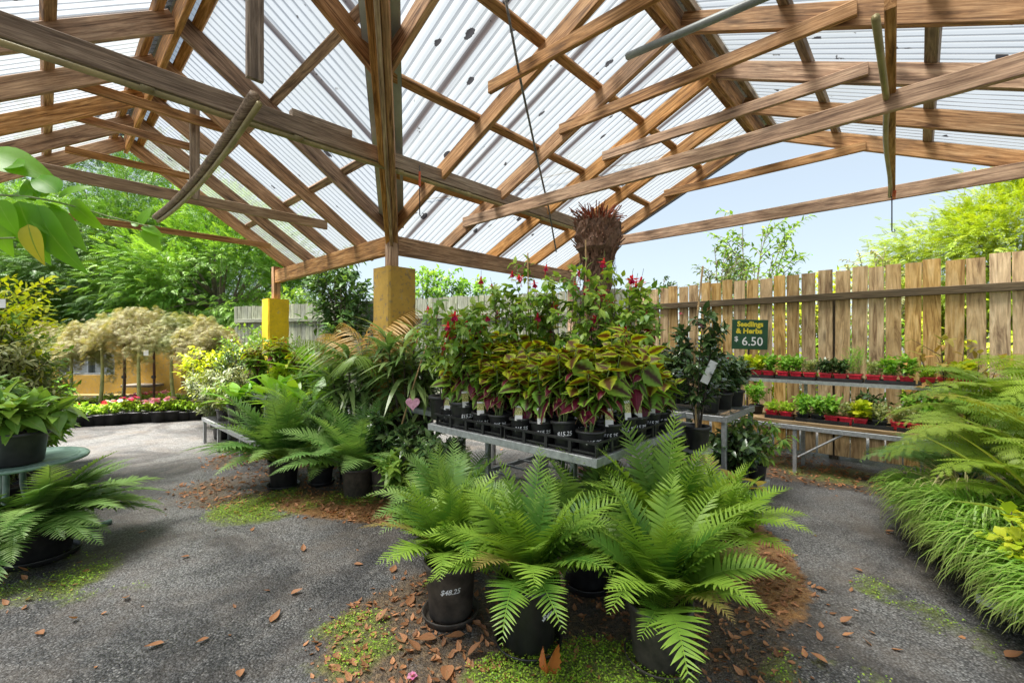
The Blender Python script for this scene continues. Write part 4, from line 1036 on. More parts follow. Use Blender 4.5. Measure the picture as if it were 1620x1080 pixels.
# ================================================================ bed along the low bench, middle of the picture
LBX = gp(319, 700); LBD = -A2
bM = T(LBX[0], LBX[1], 0, math.atan2(LBD[1], LBD[0]))            # local X runs towards the viewer along the front edge, +Y to the back
bench('low_bench', 'low galvanised bench at the edge of the gravel path carrying leafy pots', bM, 2.5, .6, .34, [(.03, .03), (.72, .03), (.03, .57), (.72, .57), (1.6, .03), (2.4, .57)])
bench('low_bench', 'taller galvanised bench behind the low one carrying bird nest ferns', bM @ T(.1, .66, 0), 2.6, .6, .72, [(.03, .03), (2.5, .03), (.03, .57), (2.5, .57)])
def onM(x, y, z, rz=0): return bM @ T(x, y, z, rz)
shrub('potted_shrub', 'feathery green shrub with a red flower at the path end of the low bench', 'shrub', onM(.22, .22, .345), .36, .3, 14, L_LA, .075, leafmat('feathery green', (.1, .26, .03), (.24, .42, .06)), (.11, .16), br=4, up=.4, flower=(F_RED, 2, .07, (.7, 1.0)))
shrub('potted_shrub', 'trailing pale shrub drooping over the low bench frame', 'shrub', onM(.5, .15, .345), .2, .3, 12, L_OV, .06, GREYG, (.1, .15), br=3, up=.0, droop=.5)
rosette_plant('crinum_pot', 'broad upright glossy leaved lily in a tall black pot on the low bench', 'lily', onM(.86, .2, .345), 13, .42, .15, HOSTA, (.12, .24), e=(1.35, .35))
shrub('potted_shrub', 'dark small leaved plant beside the lily pot', 'shrub', onM(1.15, .28, .345), .26, .2, 10, L_OV, .06, DARKG, (.1, .16))
GB = 'bird nest ferns on the taller bench'
for k, (x, y, n_, s_, lab) in enumerate([(.45, .95, 16, .38, 'bright bird nest fern farthest along the taller bench'), (.95, .9, 18, .42, 'largest bird nest fern, behind the tall lily pot'), (1.45, 1.0, 16, .4, 'bird nest fern with ruffled leaves above the bluish fern'), (1.95, .95, 15, .36, 'bird nest fern half hidden by the straw coloured palm frond')]):
    rosette_plant('bird_nest_fern', lab, 'fern', onM(x, y, .725), n_, s_ * 1.3, .15, HOSTA if k % 2 else leafmat('bird nest fern', (.12, .34, .02), (.24, .46, .04), transl=.35, rough=.3, spec=.5), (.11, .16), e=(1.3, .3), group=GB)
for k, (x, y, n_, s_, lab) in enumerate([(1.02, .45, 16, .42, 'fresh green bird nest fern standing just behind the tall lily pot'), (1.48, .46, 18, .46, 'wide bird nest fern on the low bench above the bluish fern'), (1.95, .45, 16, .46, 'bird nest fern on the low bench below the straw palm frond'), (2.38, .5, 16, .44, 'bird nest fern at the viewer end of the low bench')]):
    rosette_plant('bird_nest_fern', lab, 'fern', onM(x, y, .345), n_, s_, .15, leafmat('lime bird nest fern', (.14, .38, .02), (.26, .5, .05), transl=.35, rough=.3, spec=.5) if k % 2 == 0 else HOSTA, (.13, .28), e=(1.35, .4), group='bird nest ferns on the low bench')
for k, (px, y, z, lab) in enumerate([(405, 5.9, .72, 'yellow bronze coleus below the far yellow pillar'), (440, 5.8, .72, 'yellow coleus in the middle of the back bench row'), (476, 5.6, .74, 'bronze topped coleus next to the palm fronds')]):
    q = dp(px, 540, y); dup(COLV[k], T(q[0], q[1], z, k * 1.3) @ Matrix.Scale(1.1, 4), lab, 'coleus at the back of the bench bed')
bench('low_bench', 'highest bench at the back of the bed carrying yellow coleus', T(-3.75, 6.25, 0, math.atan2(-A2[1], -A2[0])) @ T(0, -.3, 0), 1.6, .5, .72, [(.03, .03), (1.5, .03), (.03, .47), (1.5, .47)])
GS = 'shrubs in the bed below the eave'
for k, (px, y, h, sp, tpl, sz, mt, lab) in enumerate([
    (345, 6.9, 1.25, .55, L_OV, .075, LIME, 'lime green shrub beside the maples at the end of the bed'),
    (378, 6.5, 1.25, .3, L_TINY, .04, DARKG, 'slender dark shrub standing in front of the lime shrub'),
    (398, 6.1, .95, .34, L_TINY, .032, GREYG, 'small domed grey shrub below the bright pillar'),
    (352, 6.1, .85, .45, L_LA, .08, VARIEG, 'cream edged shrub behind the feathery one'),
    (437, 6.2, 1.35, .28, L_OV, .055, FUCH, 'fuchsia bush climbing beside the bright yellow pillar'),
    (470, 5.7, .95, .4, L_OV, .09, LIME, 'light green shrub behind the coleus row'),
    (500, 5.2, .9, .35, L_OV, .08, MID, 'green shrub in the shade behind the palm fronds'),
    (392, 7.1, 1.5, .5, L_OV, .07, MID, 'tall green shrub in front of the grey fence end')]):
    p = dp(px, 540, y); shrub('garden_shrub', lab, 'shrub', T(p[0], p[1], 0, k), h, sp * 1.05, 20, tpl, sz * 1.1, mt, (.12, .2), group=GS, br=8, nl=22, bare=.1, flower=(F_RED, 5, .06, (.6, .95)) if k == 4 else None)
# palm with straw fronds, strap leaved plant, heart tagged stake
LEAFLET = leaf(.035, 5, .4, -.55, 'lance', 3)
PV = [frond(.95, 26, .34, LEAFLET, 1.35, .1, .28, .25, (.25, .9), .35, .006, .2), frond(1.05, 28, .36, LEAFLET, 1.2, -.35, .3, .2, (.25, .9), .5, .006, .2), frond(1.0, 26, .34, LEAFLET, 1.05, -.8, .28, .15, (.2, .9), .6, .006, .2)]
p = dp(578, 540, 4.35); pm_ = thing('potted_palm', 'feathery palm with straw coloured drooping outer fronds in front of the ochre pillar', 'palm', T(p[0], p[1], 0))
pot_mesh(.17, .3, TERRA, pm_)
b = MB(); fronds_into(b, [PV[0], PV[0], PV[1]], 10, .03, s=(.75, 1.), z=.85, az0=.4); b.tube([(0, 0, .2), (.01, 0, 1.0)], .03, .02, 7); b.build('fronds', [PALM], pm_, smooth=True)
b = MB()
for az, v, s_, el in ((2.85, 2, .85, .45), (2.4, 1, .85, .4), (-.6, 2, .85, .2), (.1, 1, 1., .45), (1.2, 1, 1.0, .6), (2.6, 1, .9, .1)):
    b.inst(PV[v], [(math.cos(az) * .03, math.sin(az) * .03, .93)], [(math.cos(az), math.sin(az), el)], [(0, 0, 1.)], s_, 0)
b.build('straw_fronds', PALM_DRY, pm_, smooth=True)
p = dp(645, 540, 4.05); sp_ = thing('strap_leaf_plant', 'dark plant with long drooping strap leaves on canes below the ochre pillar', 'dracaena', T(p[0], p[1], 0))
pot_mesh(.16, .28, BLACKP, sp_)
lf, cn = MB(), MB(); stp = leaf(.062, 7, .2, -.8, 'strap', 3)
for k in range(11):
    a = k * 2.4; hh = rng.uniform(.85, 1.62); top = np.array([math.cos(a) * .25, math.sin(a) * .25, hh]); pts = bez((math.cos(a) * .04, math.sin(a) * .04, .2), top * (.5, .5, .6), top, 8)
    cn.tube(pts, .009, .007, 6)
    for m in range(28):
        t_ = rng.uniform(.62, 1.); q = np.array([np.interp(t_ * 7, np.arange(8), pts[:, c]) for c in range(3)]); az = m * 2.4 + rng.normal(0, .2); el = -.1 + 1.1 * (t_ - .5) * 2 + rng.normal(0, .15)
        lf.inst(stp, [q], [(math.cos(az) * math.cos(el), math.sin(az) * math.cos(el), math.sin(el))], [(0, 0, 1.)], rng.uniform(.26, .42), 0)
cn.build('cane', BARK_D, sp_); lf.build('leaves', STRAPD, sp_, smooth=True)
p = dp(560, 540, 4.35); dup(sp_, T(p[0], p[1], 0, 2.1) @ Matrix.Diagonal((1, 1, .88, 1)), 'shorter strap leaved plant on canes in front of the straw fronded palm')
p = gp(612, 783)
sk_ = shrub('staked_climber', 'dark camellia in a black pot with a leaning cane and a pink heart tag', 'camellia', T(p[0], p[1], 0), .6, .3, 12, L_OV, .085, DARKG, (.135, .25), DUSTYP, br=5)
b = MB(); ctop = dp(694, 492, 3.55) - np.array([p[0], p[1], 0]); cb_ = np.array([.02, 0, .2]); b.tube(bez(cb_, (cb_ + ctop) / 2 + (-.04, 0, 0), ctop, 8), .008, .006, 6); b.build('cane', CANE, sk_)
def heart(s=.05):
    t = np.linspace(0, 2 * PI, 40, endpoint=False); X = 16 * np.sin(t) ** 3; Y = 13 * np.cos(t) - 5 * np.cos(2 * t) - 2 * np.cos(3 * t) - np.cos(4 * t)
    V = [(x / 16 * s, -.003, y / 16 * s) for x, y in zip(X, Y)] + [(x / 16 * s, .003, y / 16 * s) for x, y in zip(X, Y)]; n = 40; j = np.arange(n)
    b = MB(); b.raw(V, [np.stack([j, (j + 1) % n, (j + 1) % n + n, j + n], -1), j[None], (j + n)[None, ::-1]]); return b
hp = dp(653, 638, 3.4); ht = heart(.055).build('heart_tag', simple('pink card', (.75, .22, .38), .5, 0, .35, 40, c2=(.85, .5, .6)), sk_, T(hp[0] - p[0], hp[1] - p[1], hp[2]))
for k, (px, y, h, lab) in enumerate([(668, 3.5, .55, 'dark shrub between the heart tag and the coleus table'), (700, 3.3, .5, 'low dark shrub below the table edge on the pillar side'), (640, 3.35, .35, 'small dark seedling pot behind the camellia')]):
    p = dp(px, 540, y); shrub('potted_shrub', lab, 'shrub', T(p[0], p[1], 0, k), h, .24, 12, L_OV, .08, DARKG if k < 2 else MID, (.11, .2), br=5, group='dark shrubs beside the coleus table')
# a white edged frond plant
rosette_plant('strap_lily', 'lily with long arching leaves rising before the ochre pillar', 'lily', T(*dp(668, 540, 4.3)[:2], 0), 14, .75, .035, PALM, (.12, .9), e=(1.45, .8), shape='strap', curl=-.3)

# ================================================================ round green table and its plants
gt = thing('round_table', 'round green painted iron table with a curled foot', 'table', T(-3.22, 2.80, 0))
b = MB(); b.lathe([(.02, .565), (.34, .565), (.365, .57), (.37, .58), (.365, .59), (.345, .592), (.33, .588), (.02, .588)], 40); b.lathe([(.3, .589), (.31, .594), (.32, .589)], 40); b.build('table_top', GREENM, gt, smooth=True)
for k in range(3):
    a = -1.05 + k * 2 * PI / 3; d = np.array([math.cos(a), math.sin(a), 0])
    b = MB(); b.tube(np.concatenate([bez(d * .06 + (0, 0, .56), d * .02 + (0, 0, .3), d * .2 + (0, 0, .1), 8), bez(d * .22 + (0, 0, .085), d * .36 + (0, 0, .0), d * .5 + (0, 0, .02), 6)]), .016, .018, 8); b.build('leg', GREENM, gt, smooth=True)
rosette = rosette
rt = shrub('potted_shrub', 'rhododendron with big oval leaves in a black pot on the round green table', 'rhododendron', T(-3.09, 2.72, .593), .28, .24, 9, L_BIG, .15, leafmat('rhododendron leaf', (.07, .21, .03), (.19, .36, .06), transl=.22, rough=.28, spec=.55, vein=((.3, .42, .1), .08)), (.145, .2), br=2, nl=9, bare=.3, up=.6, ang=1.15)
GL = 'tall foliage at the path edge behind the round table'
for k, (px, y, h, sp, tpl, sz, mt, lab) in enumerate([
    (15, 3.9, 1.95, .42, L_TINY, .06, leafmat('lime small leaf', (.24, .42, .01), (.42, .56, .03), transl=.4), 'bright lime shrub topping the foliage beside the vine'),
    (28, 3.7, 1.35, .36, L_LA, .07, GREYG, 'grey green willowy shrub below the lime one'),
    (60, 4.1, 1.38, .3, L_OV, .05, MID, 'green shrub with tiny orange leaves facing the maples'),
    (5, 3.2, .95, .32, L_OV, .07, MID, 'leafy green shrub behind the rhododendron pot'),
    (48, 3.5, .8, .3, L_LA, .06, VARIEG, 'pale edged shrub above the round green table'),
    (-60, 3.6, 1.6, .5, L_OV, .07, MID, 'large green shrub beyond the lime one'),
    (90, 4.6, .75, .28, L_BIG, .13, HOSTA, 'broad leaved shrub in front of the bedding flowers')]):
    p = dp(px - 38, 540, y); shrub('garden_shrub', lab, 'shrub', T(p[0], p[1], 0, k), h, sp * .9, 24, tpl, sz * 1.15, mt, (.13, .2), group=GL, br=9, nl=26, bare=.1, flower=(F_RED, 3, .05, (.7, 1.)) if k == 2 else (F_YEL, 3, .06, (.7, 1.)) if k == 6 else None)
wt = thing('plant_tag', 'small white tag hanging among the lime leaves', 'tag', T(*dp(3, 480, 3.45))); b = MB(); b.box((0, 0, 0), (.06, .003, .07)); b.build('card', TAGW, wt)

# ================================================================ vine reaching in overhead
vn = thing('climbing_vine', 'leafy green vine shoot reaching in under the roof', 'vine', T(-1.9, 1.25, 1.6))
VO = np.array([-1.9, 1.25, 1.6]); b = MB(); sB = MB()
vp = np.array([dp(-160, 300, 1.2), dp(-40, 305, 1.2), dp(50, 312, 1.2), dp(110, 322, 1.22), dp(170, 342, 1.24), dp(235, 358, 1.27)]) - VO
vv = np.concatenate([bez(vp[0], vp[1], vp[2], 8), bez(vp[2], vp[3], vp[4], 8)[1:], bez(vp[4], (vp[4] + vp[5]) / 2, vp[5], 4)[1:]])
sB.tube(vv, .0035, .0018, 6)
sB.tube(np.array([dp(-120, 380, 1.15), dp(-40, 378, 1.15), dp(25, 376, 1.17)]) - VO, .003, .002, 6)
VL = leaf(.3, 10, .12, -.3, 'ovate', 5)
def vl(px, py, y, tx, ty, s, up=(.1, -.8, .6), ty_=0.):
    q = dp(px, py, y) - VO; e = dp(tx, ty, y + ty_) - VO; b.inst(VL, [q], [e - q], [up], np.linalg.norm(e - q) * s, 0)
for a in [(38, 262, 1.2, -30, 250, .8), (-30, 243, 1.2, 85, 265, .9), (92, 312, 1.22, 132, 285, 1.0, (.2, -.7, .7)), (92, 305, 1.2, 28, 252, .8), (112, 318, 1.22, 140, 352, 1.35, (-.5, -.8, .3)), (50, 312, 1.2, 12, 300, 1.2), (30, 318, 1.18, 58, 412, 1.0, (.2, -.9, .2)), (55, 325, 1.19, 100, 432, 1.0, (-.3, -.9, .2)), (60, 330, 1.21, 130, 385, .95, (.3, -.8, .5)), (-5, 315, 1.15, 15, 360, 1.2), (-10, 350, 1.16, 8, 398, 1.1), (55, 318, 1.21, 35, 280, 1.1), (65, 312, 1.22, 70, 290, 1.3, (.6, -.7, .2)), (222, 355, 1.27, 232, 328, 1.2), (225, 358, 1.27, 252, 366, 1.2, (.2, -.6, .8)), (228, 362, 1.27, 250, 390, 1.1), (218, 358, 1.27, 210, 352, 1.6), (-20, 300, 1.2, -60, 330, 1.2), (70, 320, 1.2, 124, 345, .9, (0, -.5, .9), .08)]: vl(*a)
sB.build('stem', STEM_GREEN, vn); b.build('leaves', VINE, vn, smooth=True)
b = MB(); b.inst(VL, [dp(45, 355, 1.17) - VO], [dp(52, 405, 1.17) - dp(45, 355, 1.17)], [(.1, -1, .2)], .105, 0); b.build('yellow_leaf', leafmat('yellowing vine leaf', (.36, .42, .03), (.45, .48, .05), transl=.45, vein=((.2, .36, .04), .1)), vn, smooth=True)

# ================================================================ maples, bedding row, far things
def spray(n=7, s=1., w=.13):
    b = MB(); a = np.linspace(-1.25, 1.25, n)
    b.inst(leaf(w, 2, .2, -.25, 'lance'), np.zeros((n, 3)), np.stack([np.sin(a), np.cos(a), 0 * a - .1], -1), (0, 0, 1.), s * (1 - .25 * np.abs(a)), 0, np.zeros(n))
    return np.concatenate(b.V), b.F, np.concatenate(b.C)
LACE = spray(7, 1., .045)
def maple(name, label, M, h, rad, mat, lean, group, trunkmat=TRUNK_LIME, seed=0, n=3400):
    t = thing(name, label, 'maple', M, group); pot_mesh(.2, .26, BLACKP, t)
    b = MB(); hf = h - .44; pts = bez((0, 0, .2), (lean[0], lean[1], hf * .55), (0 + lean[0] * .3, lean[1] * .3, hf), 8); b.tube(pts, .032, .02, 8)
    top = pts[-1]; tips = []
    for k in range(13):
        a = k * 2.4; l = rad * rng.uniform(.55, 1.0); e = top + np.array([math.cos(a) * l, math.sin(a) * l, rng.uniform(-.02, .3) * (1.3 - l / rad)]); c = top + np.array([math.cos(a) * l * .5, math.sin(a) * l * .5, .34])
        q = bez(top, c, e, 7); b.tube(q, .012, .004, 5); tips.append(q)
    b.build('trunk', trunkmat, t, smooth=True)
    c = MB(); Q = np.concatenate([q[2:] for q in tips])
    th = rng.random(n) * 6.28; rr_ = rad * np.sqrt(rng.random(n)) * (1 + .16 * np.sin(3 * th + seed) + .1 * np.sin(5 * th + seed * 2))
    zc = .40 * np.sqrt(np.clip(1 - (rr_ / (rad * 1.3)) ** 2, 0, 1)) - .3 * (rr_ / rad) ** 2.2 + .06 * np.sin(th * 4 + rr_ * 9 + seed)
    P = top + np.stack([rr_ * np.cos(th), rr_ * np.sin(th), zc - np.abs(rng.normal(0, .1, n)) + .05 * np.floor(rng.random(n) * 3) - .03 + .09 * (np.sin(rr_ * 17 + seed) > .3)], -1)
    d = np.stack([np.cos(th) + rng.normal(0, .5, n), np.sin(th) + rng.normal(0, .5, n), -.75 + rng.normal(0, .4, n)], -1)
    c.inst(LACE, P, d, nrm(np.array([0, 0, 1.]) + rng.normal(0, .4, (n, 3))), rng.uniform(.05, .1, n), 0)
    c.build('crown', mat, t); return t
GMA = 'weeping bronze maples in front of the mustard wall'
for k, (px, y, h, r_, mt, ln, lab) in enumerate([
    (112, 8.0, 1.5, .5, MAPLE_G, (.02, 0), 'pinkish weeping maple at the shrub end of the row'),
    (158, 7.9, 1.72, .58, MAPLE, (.08, 0), 'weeping maple with a leaning pale trunk before the letter slot'),
    (221, 7.75, 1.88, .62, MAPLE, (-.05, .02), 'tallest weeping maple with a thick lime trunk below the window'),
    (277, 7.95, 1.76, .55, MAPLE_G, (-.12, 0), 'weeping maple with a kinked pale trunk beside the dark stake'),
    (326, 7.9, 1.68, .5, MAPLE, (.02, 0), 'coppery weeping maple at the wall end of the row'),
    (195, 8.7, 1.85, .6, MAPLE_G, (.05, 0), 'weeping maple standing behind the others near the window'),
    (300, 8.7, 1.8, .55, MAPLE, (-.05, 0), 'weeping maple behind the row near the concrete ledge'),
    (352, 8.3, 1.5, .42, MAPLE, (.02, 0), 'small weeping maple next to the white gate'),
    (75, 8.4, 1.62, .5, MAPLE, (.02, 0), 'weeping maple half hidden by the tall green foliage')]):
    p = dp(px, 540, y); maple('weeping_maple', lab, T(p[0], p[1], 0), h, r_, mt, ln, GMA, seed=k * 1.7)
for px, lab in ((196, 'dark stake standing behind the tallest maple trunk'), (243, 'rusty stake between two maples')):
    p = dp(px, 540, 8.0); s_ = thing('garden_stake', lab, 'stake', T(p[0], p[1], 0), 'stakes among the maples'); b = MB(); b.tube([(0, 0, 0), (.01, 0, .75), (0, 0, 1.35)], .022, .02, 7); b.build('pole', RUSTY, s_)
    b = MB(); b.tube([(.0, -.024, .7), (0, .024, .7)], .03, .03, 8); b.build('tie', BLACKP, s_)
wc = thing('plant_tag', 'white card hanging in the maple crown beside the rusty stake', 'tag', T(*dp(231, 558, 7.3))); b = MB(); b.box((0, 0, 0), (.08, .003, .09)); b.build('card', TAGW, wc)
def bedding(fm, nfl, v):
    b = MB(); bush(b, .2, .17, 11, L_OV, .055, 9, 2, .4, .15, .1, r=.003, base=(0, 0, .15), up=.4)
    f = MB(); R_ = rosette(.075, 5, 1)
    V, F, C = np.concatenate(R_.V), R_.F, np.concatenate(R_.C)
    if nfl:
        th = rng.random(nfl) * 6.28; q = .16 * np.sqrt(rng.random(nfl)); P = np.stack([q * np.cos(th), q * np.sin(th), .34 + rng.normal(0, .015, nfl)], -1)
        f.inst((V, F, C), P, np.stack([np.cos(th), np.sin(th), 0 * th], -1), nrm(np.stack([0 * th, -.6 + 0 * th, 1 + 0 * th], -1) + rng.normal(0, .3, (nfl, 3))), rng.uniform(.9, 1.3, nfl), 0)
    return b, f
GBE = 'bedding flowers in black troughs along the gravel'
bt = []
for k, (fm, nf, nm_) in enumerate([(F_PINK, 14, 'pink'), (F_WHITE, 9, 'white'), (None, 0, 'plain green'), (F_MAG, 10, 'magenta'), (F_LILAC, 9, 'lilac'), (F_RED, 3, 'red')]):
    t = thing('bedding_pot', 'x', 'bedding plant', T(0, 0, -5), GBE)
    m = MB(); m.lathe([(.1, 0), (.125, .0), (.15, .15), (.165, .155), (.16, .17), (.14, .165), (.12, .1)], 20); o = m.build('pot', BLACKP, t, smooth=True)
    b, f = bedding(None, 0, k); b.build('foliage', [BEDD, STEM_GREEN], t, smooth=True); f0 = None
    for q in range(nf):
        a = rng.random() * 6.28; rq = .16 * math.sqrt(rng.random()); m = T(rq * math.cos(a), rq * math.sin(a), .35 + rng.normal(0, .012), a) @ Matrix.Rotation(R(rng.normal(0, 15)), 4, 'X') @ Matrix.Rotation(R(rng.normal(0, 15)), 4, 'Y') @ Matrix.Scale(rng.uniform(.9, 1.3), 4)
        if f0 is None: f0 = rosette(.075, 5, 1).build('flower_head', [fm, F_YEL], t, m, smooth=True)
        else: o = f0.copy(); o.parent = t; COL.objects.link(o); o.matrix_basis = m
    bt.append((t, nm_, nf))
seq = [(112, 674, 5), (128, 673, 2), (146, 672, 2), (163, 671, 5), (182, 670, 1), (200, 668, 3), (219, 667, 2), (238, 666, 0), (256, 666, 0), (275, 665, 2), (293, 664, 2), (312, 663, 4), (330, 662, 2), (345, 664, 2)]
CNT = ['first', 'second', 'third', 'fourth', 'fifth', 'sixth', 'seventh', 'eighth', 'ninth', 'tenth', 'eleventh', 'twelfth', 'thirteenth', 'fourteenth', 'fifteenth', 'sixteenth']
seq += [(120, 657, 1), (140, 656, 1), (160, 655, 2), (183, 654, 1), (204, 653, 0), (225, 652, 3), (248, 651, 0), (270, 650, 2), (292, 650, 1), (315, 649, 4), (335, 649, 4)]
ub = set()
for k, (px, py, v) in enumerate(seq):
    p = gp(px, py); t, nm_, nf = bt[v]; M = T(p[0], p[1], 0, rng.random() * 6, rng.uniform(.9, 1.1))
    rowi = 'front' if k < 14 else 'back'; nn = k if k < 14 else k - 14
    lab = f'{nm_} bedding {"flowers" if nf else "foliage"}, {CNT[nn]} black pot from the shrub end, {rowi} row'
    if v not in ub: ub.add(v); t.matrix_basis = M; t['label'] = lab
    else: dup(t, M, lab)
for px, y, lab in ((75, 7.9, 'long black trough under the maples by the letter slot'), (180, 7.75, 'long black trough behind the bedding row under the window'), (262, 7.75, 'long black trough behind the pink bedding flowers')):
    p = dp(px, 540, y); tr = thing('planter_trough', lab, 'trough', T(p[0], p[1], 0), 'black troughs behind the bedding row')
    b = MB(); w_, d_, h_ = .85, .3, .2
    for c, s_ in (((0, -d_ / 2, h_ / 2), (w_, .02, h_)), ((0, d_ / 2, h_ / 2), (w_, .02, h_)), ((-w_ / 2 + .01, 0, h_ / 2), (.02, d_ - .022, h_)), ((w_ / 2 - .01, 0, h_ / 2), (.02, d_ - .022, h_))): b.box(c, s_)
    for yy in (-d_ / 2 - .012, d_ / 2 + .012): b.box((0, yy, h_ + .006), (w_ + .04, .05, .015), ch=.003)
    o = b.build('trough_body', BLACKP, tr); b = MB(); b.box((0, 0, h_ * .7), (w_ - .05, d_ - .03, .04)); b.build('soil', SOIL, tr)
# white railing and lawn strip right of the wall
p = dp(283, 540, 10.5); rl = thing('white_railing', 'white railing with thin bars seen past the end of the mustard wall', 'railing', T(p[0], p[1], 0, .05))
b = MB()
for z in (.35, 1.05): b.box((.75, 0, z), (1.7, .03, .05))
b.build('rail', WHITE_METAL, rl); b = MB()
for k in range(15): b.box((0, 0, 0), (1.05, .014, .02), Matrix.Translation((k * .11, 0, .525)) @ PERM)
b.build('bars_panel' if 0 else 'bar_panel', WHITE_METAL, rl)
p = dp(290, 540, 13); st_ = thing('pale_shed', 'pale rendered shed glimpsed behind the white railing', 'shed', T(p[0], p[1], 0)); b = MB(); b.box((.6, 0, .9), (3., .15, 1.8)); b.build('wall', simple('pale render', (.62, .63, .62), .8, 0, .15, 5), st_); b = MB(); b.box((.6, .6, 1.86), (3.3, 1.6, .06)); b.build('roof', FLASH, st_)

# ================================================================ trees
def compound(n=6, L=1., w=.1, ls=.3):
    b = MB(); t, P, Tn, Nn = arc(L, .25, -.5, 8); q = np.linspace(.2, 1, n); f = np.stack([np.interp(q, t, P[:, k]) for k in range(3)], -1)
    for sg in (-1, 1): b.inst(leaf(w, 2, .2, -.2, 'lance'), f, np.stack([0 * q + sg, 0 * q + .55, 0 * q - .15], -1), (0, 0, 1.), ls * (1.1 - .4 * q), 0, np.zeros(n))
    b.inst(leaf(w, 2, .2, -.2, 'lance'), [f[-1]], [(0, 1, -.3)], (0, 0, 1.), ls, 0, [0.])
    return np.concatenate(b.V), b.F, np.concatenate(b.C)
CMP = compound(7, .9, .15, .32)
def tree(name, label, M, h, rx, rz, z0, mat, n, ls, group=None, trunk=.16, tpl=CMP, clumps=70, seed=1, bark=BARK_G, cs=.16, limbs=9, cat='tree', droop=.2):
    t = thing(name, label, cat, M, group); rg = np.random.default_rng(seed)
    b = MB(); zc = z0 + rz
    b.tube(bez((0, 0, 0), (rg.normal(0, .1), rg.normal(0, .1), z0), (rg.normal(0, .2), rg.normal(0, .2), zc), 9), trunk, trunk * .5, 9)
    u = rg.normal(0, 1, (clumps, 3)); u = nrm(u); rad = rg.uniform(.35, 1., clumps) ** .45
    Cc = u * rad[:, None] * np.array([rx, rx, rz]) * (1 + .18 * np.sin(u[:, :1] * 5 + seed) + .12 * rg.normal(0, 1, (clumps, 1))) + np.array([0, 0, zc])
    for k in range(0, clumps, max(1, clumps // (limbs * 3))):
        s_ = np.array([0, 0, z0 + (zc - z0) * rg.uniform(.1, 1.)]); b.tube(bez(s_, (s_ + Cc[k]) / 2 + (0, 0, .2 * rz * .5), Cc[k], 7), trunk * .28, trunk * .06, 5)
    b.build('trunk', bark, t, smooth=True)
    k = rg.integers(0, clumps, n); off = rg.normal(0, 1, (n, 3)) * np.array([1, 1, .6]) * cs * (rx + rz) / 2
    P = Cc[k] + off; rel = P - np.array([0, 0, zc]); d = nrm(nrm(rel) + nrm(off) * .7 + rg.normal(0, .35, (n, 3)) + np.array([0, 0, -droop]))
    c = MB(); c.inst(tpl, P, d, nrm(np.array([0, 0, 1.]) + .45 * nrm(rel) + rg.normal(0, .35, (n, 3))), ls * rg.uniform(.7, 1.25, n), 0, np.clip(rg.random(n) * .7 + .3 * rg.random(clumps)[k], 0, 1))
    c.build('crown', mat, t); return t
GT = 'green trees beyond the mustard wall'
for k, (px, y, h, rx, rz, z0, mt, n, lab) in enumerate([
    (60, 14.5, 7, 2.9, 3.3, .6, TREE_L, 12000, 'broad green ash tree behind the tall foliage'),
    (215, 13.5, 7, 2.7, 2.9, .5, TREE_D, 12000, 'darker green tree in the middle above the maples'),
    (345, 13., 6, 2.3, 2.45, .5, TREE_L, 12000, 'light green tree closest to the yellow pillar'),
    (-70, 12.5, 6, 2.4, 2.6, .4, TREE_D, 3000, 'green tree at the path edge of the far row'),
    (170, 19., 11, 3.6, 4.6, 1.4, leafmat('dark conifer green', (.02, .07, .015), (.06, .15, .03), transl=.15), 4500, 'tall dark tree rising behind the others under the gable'),
    (20, 21, 11, 4.2, 4.6, 1.2, TREE_D, 3800, 'tall tree far behind the ash tree'),
    (330, 17.5, 8, 3.0, 3.2, 1.0, TREE_D, 3600, 'dark tree behind the light green one')]):
    p = dp(px, 540, y); tree('leafy_tree', lab, T(p[0], p[1], 0, k), h, rx, rz, z0, mt, n, .27 if y < 16 else .45, GT, .2, seed=20 + k, clumps=85)
p = dp(1610, 540, 10.5); tree('golden_tree', 'golden yellow robinia rising above the paling fence', T(p[0], p[1], 0), 5, 2.5, 1.75, 1.5, GOLDT, 11000, .24, None, .13, seed=51, clumps=80)
p = dp(1500, 540, 12.5); tree('golden_tree', 'smaller golden robinia lower behind the fence boards', T(p[0], p[1], 0), 4, 1.7, 1.2, .9, GOLDT, 2600, .3, None, .1, seed=52, clumps=50)
GY = 'young trees behind the fences'
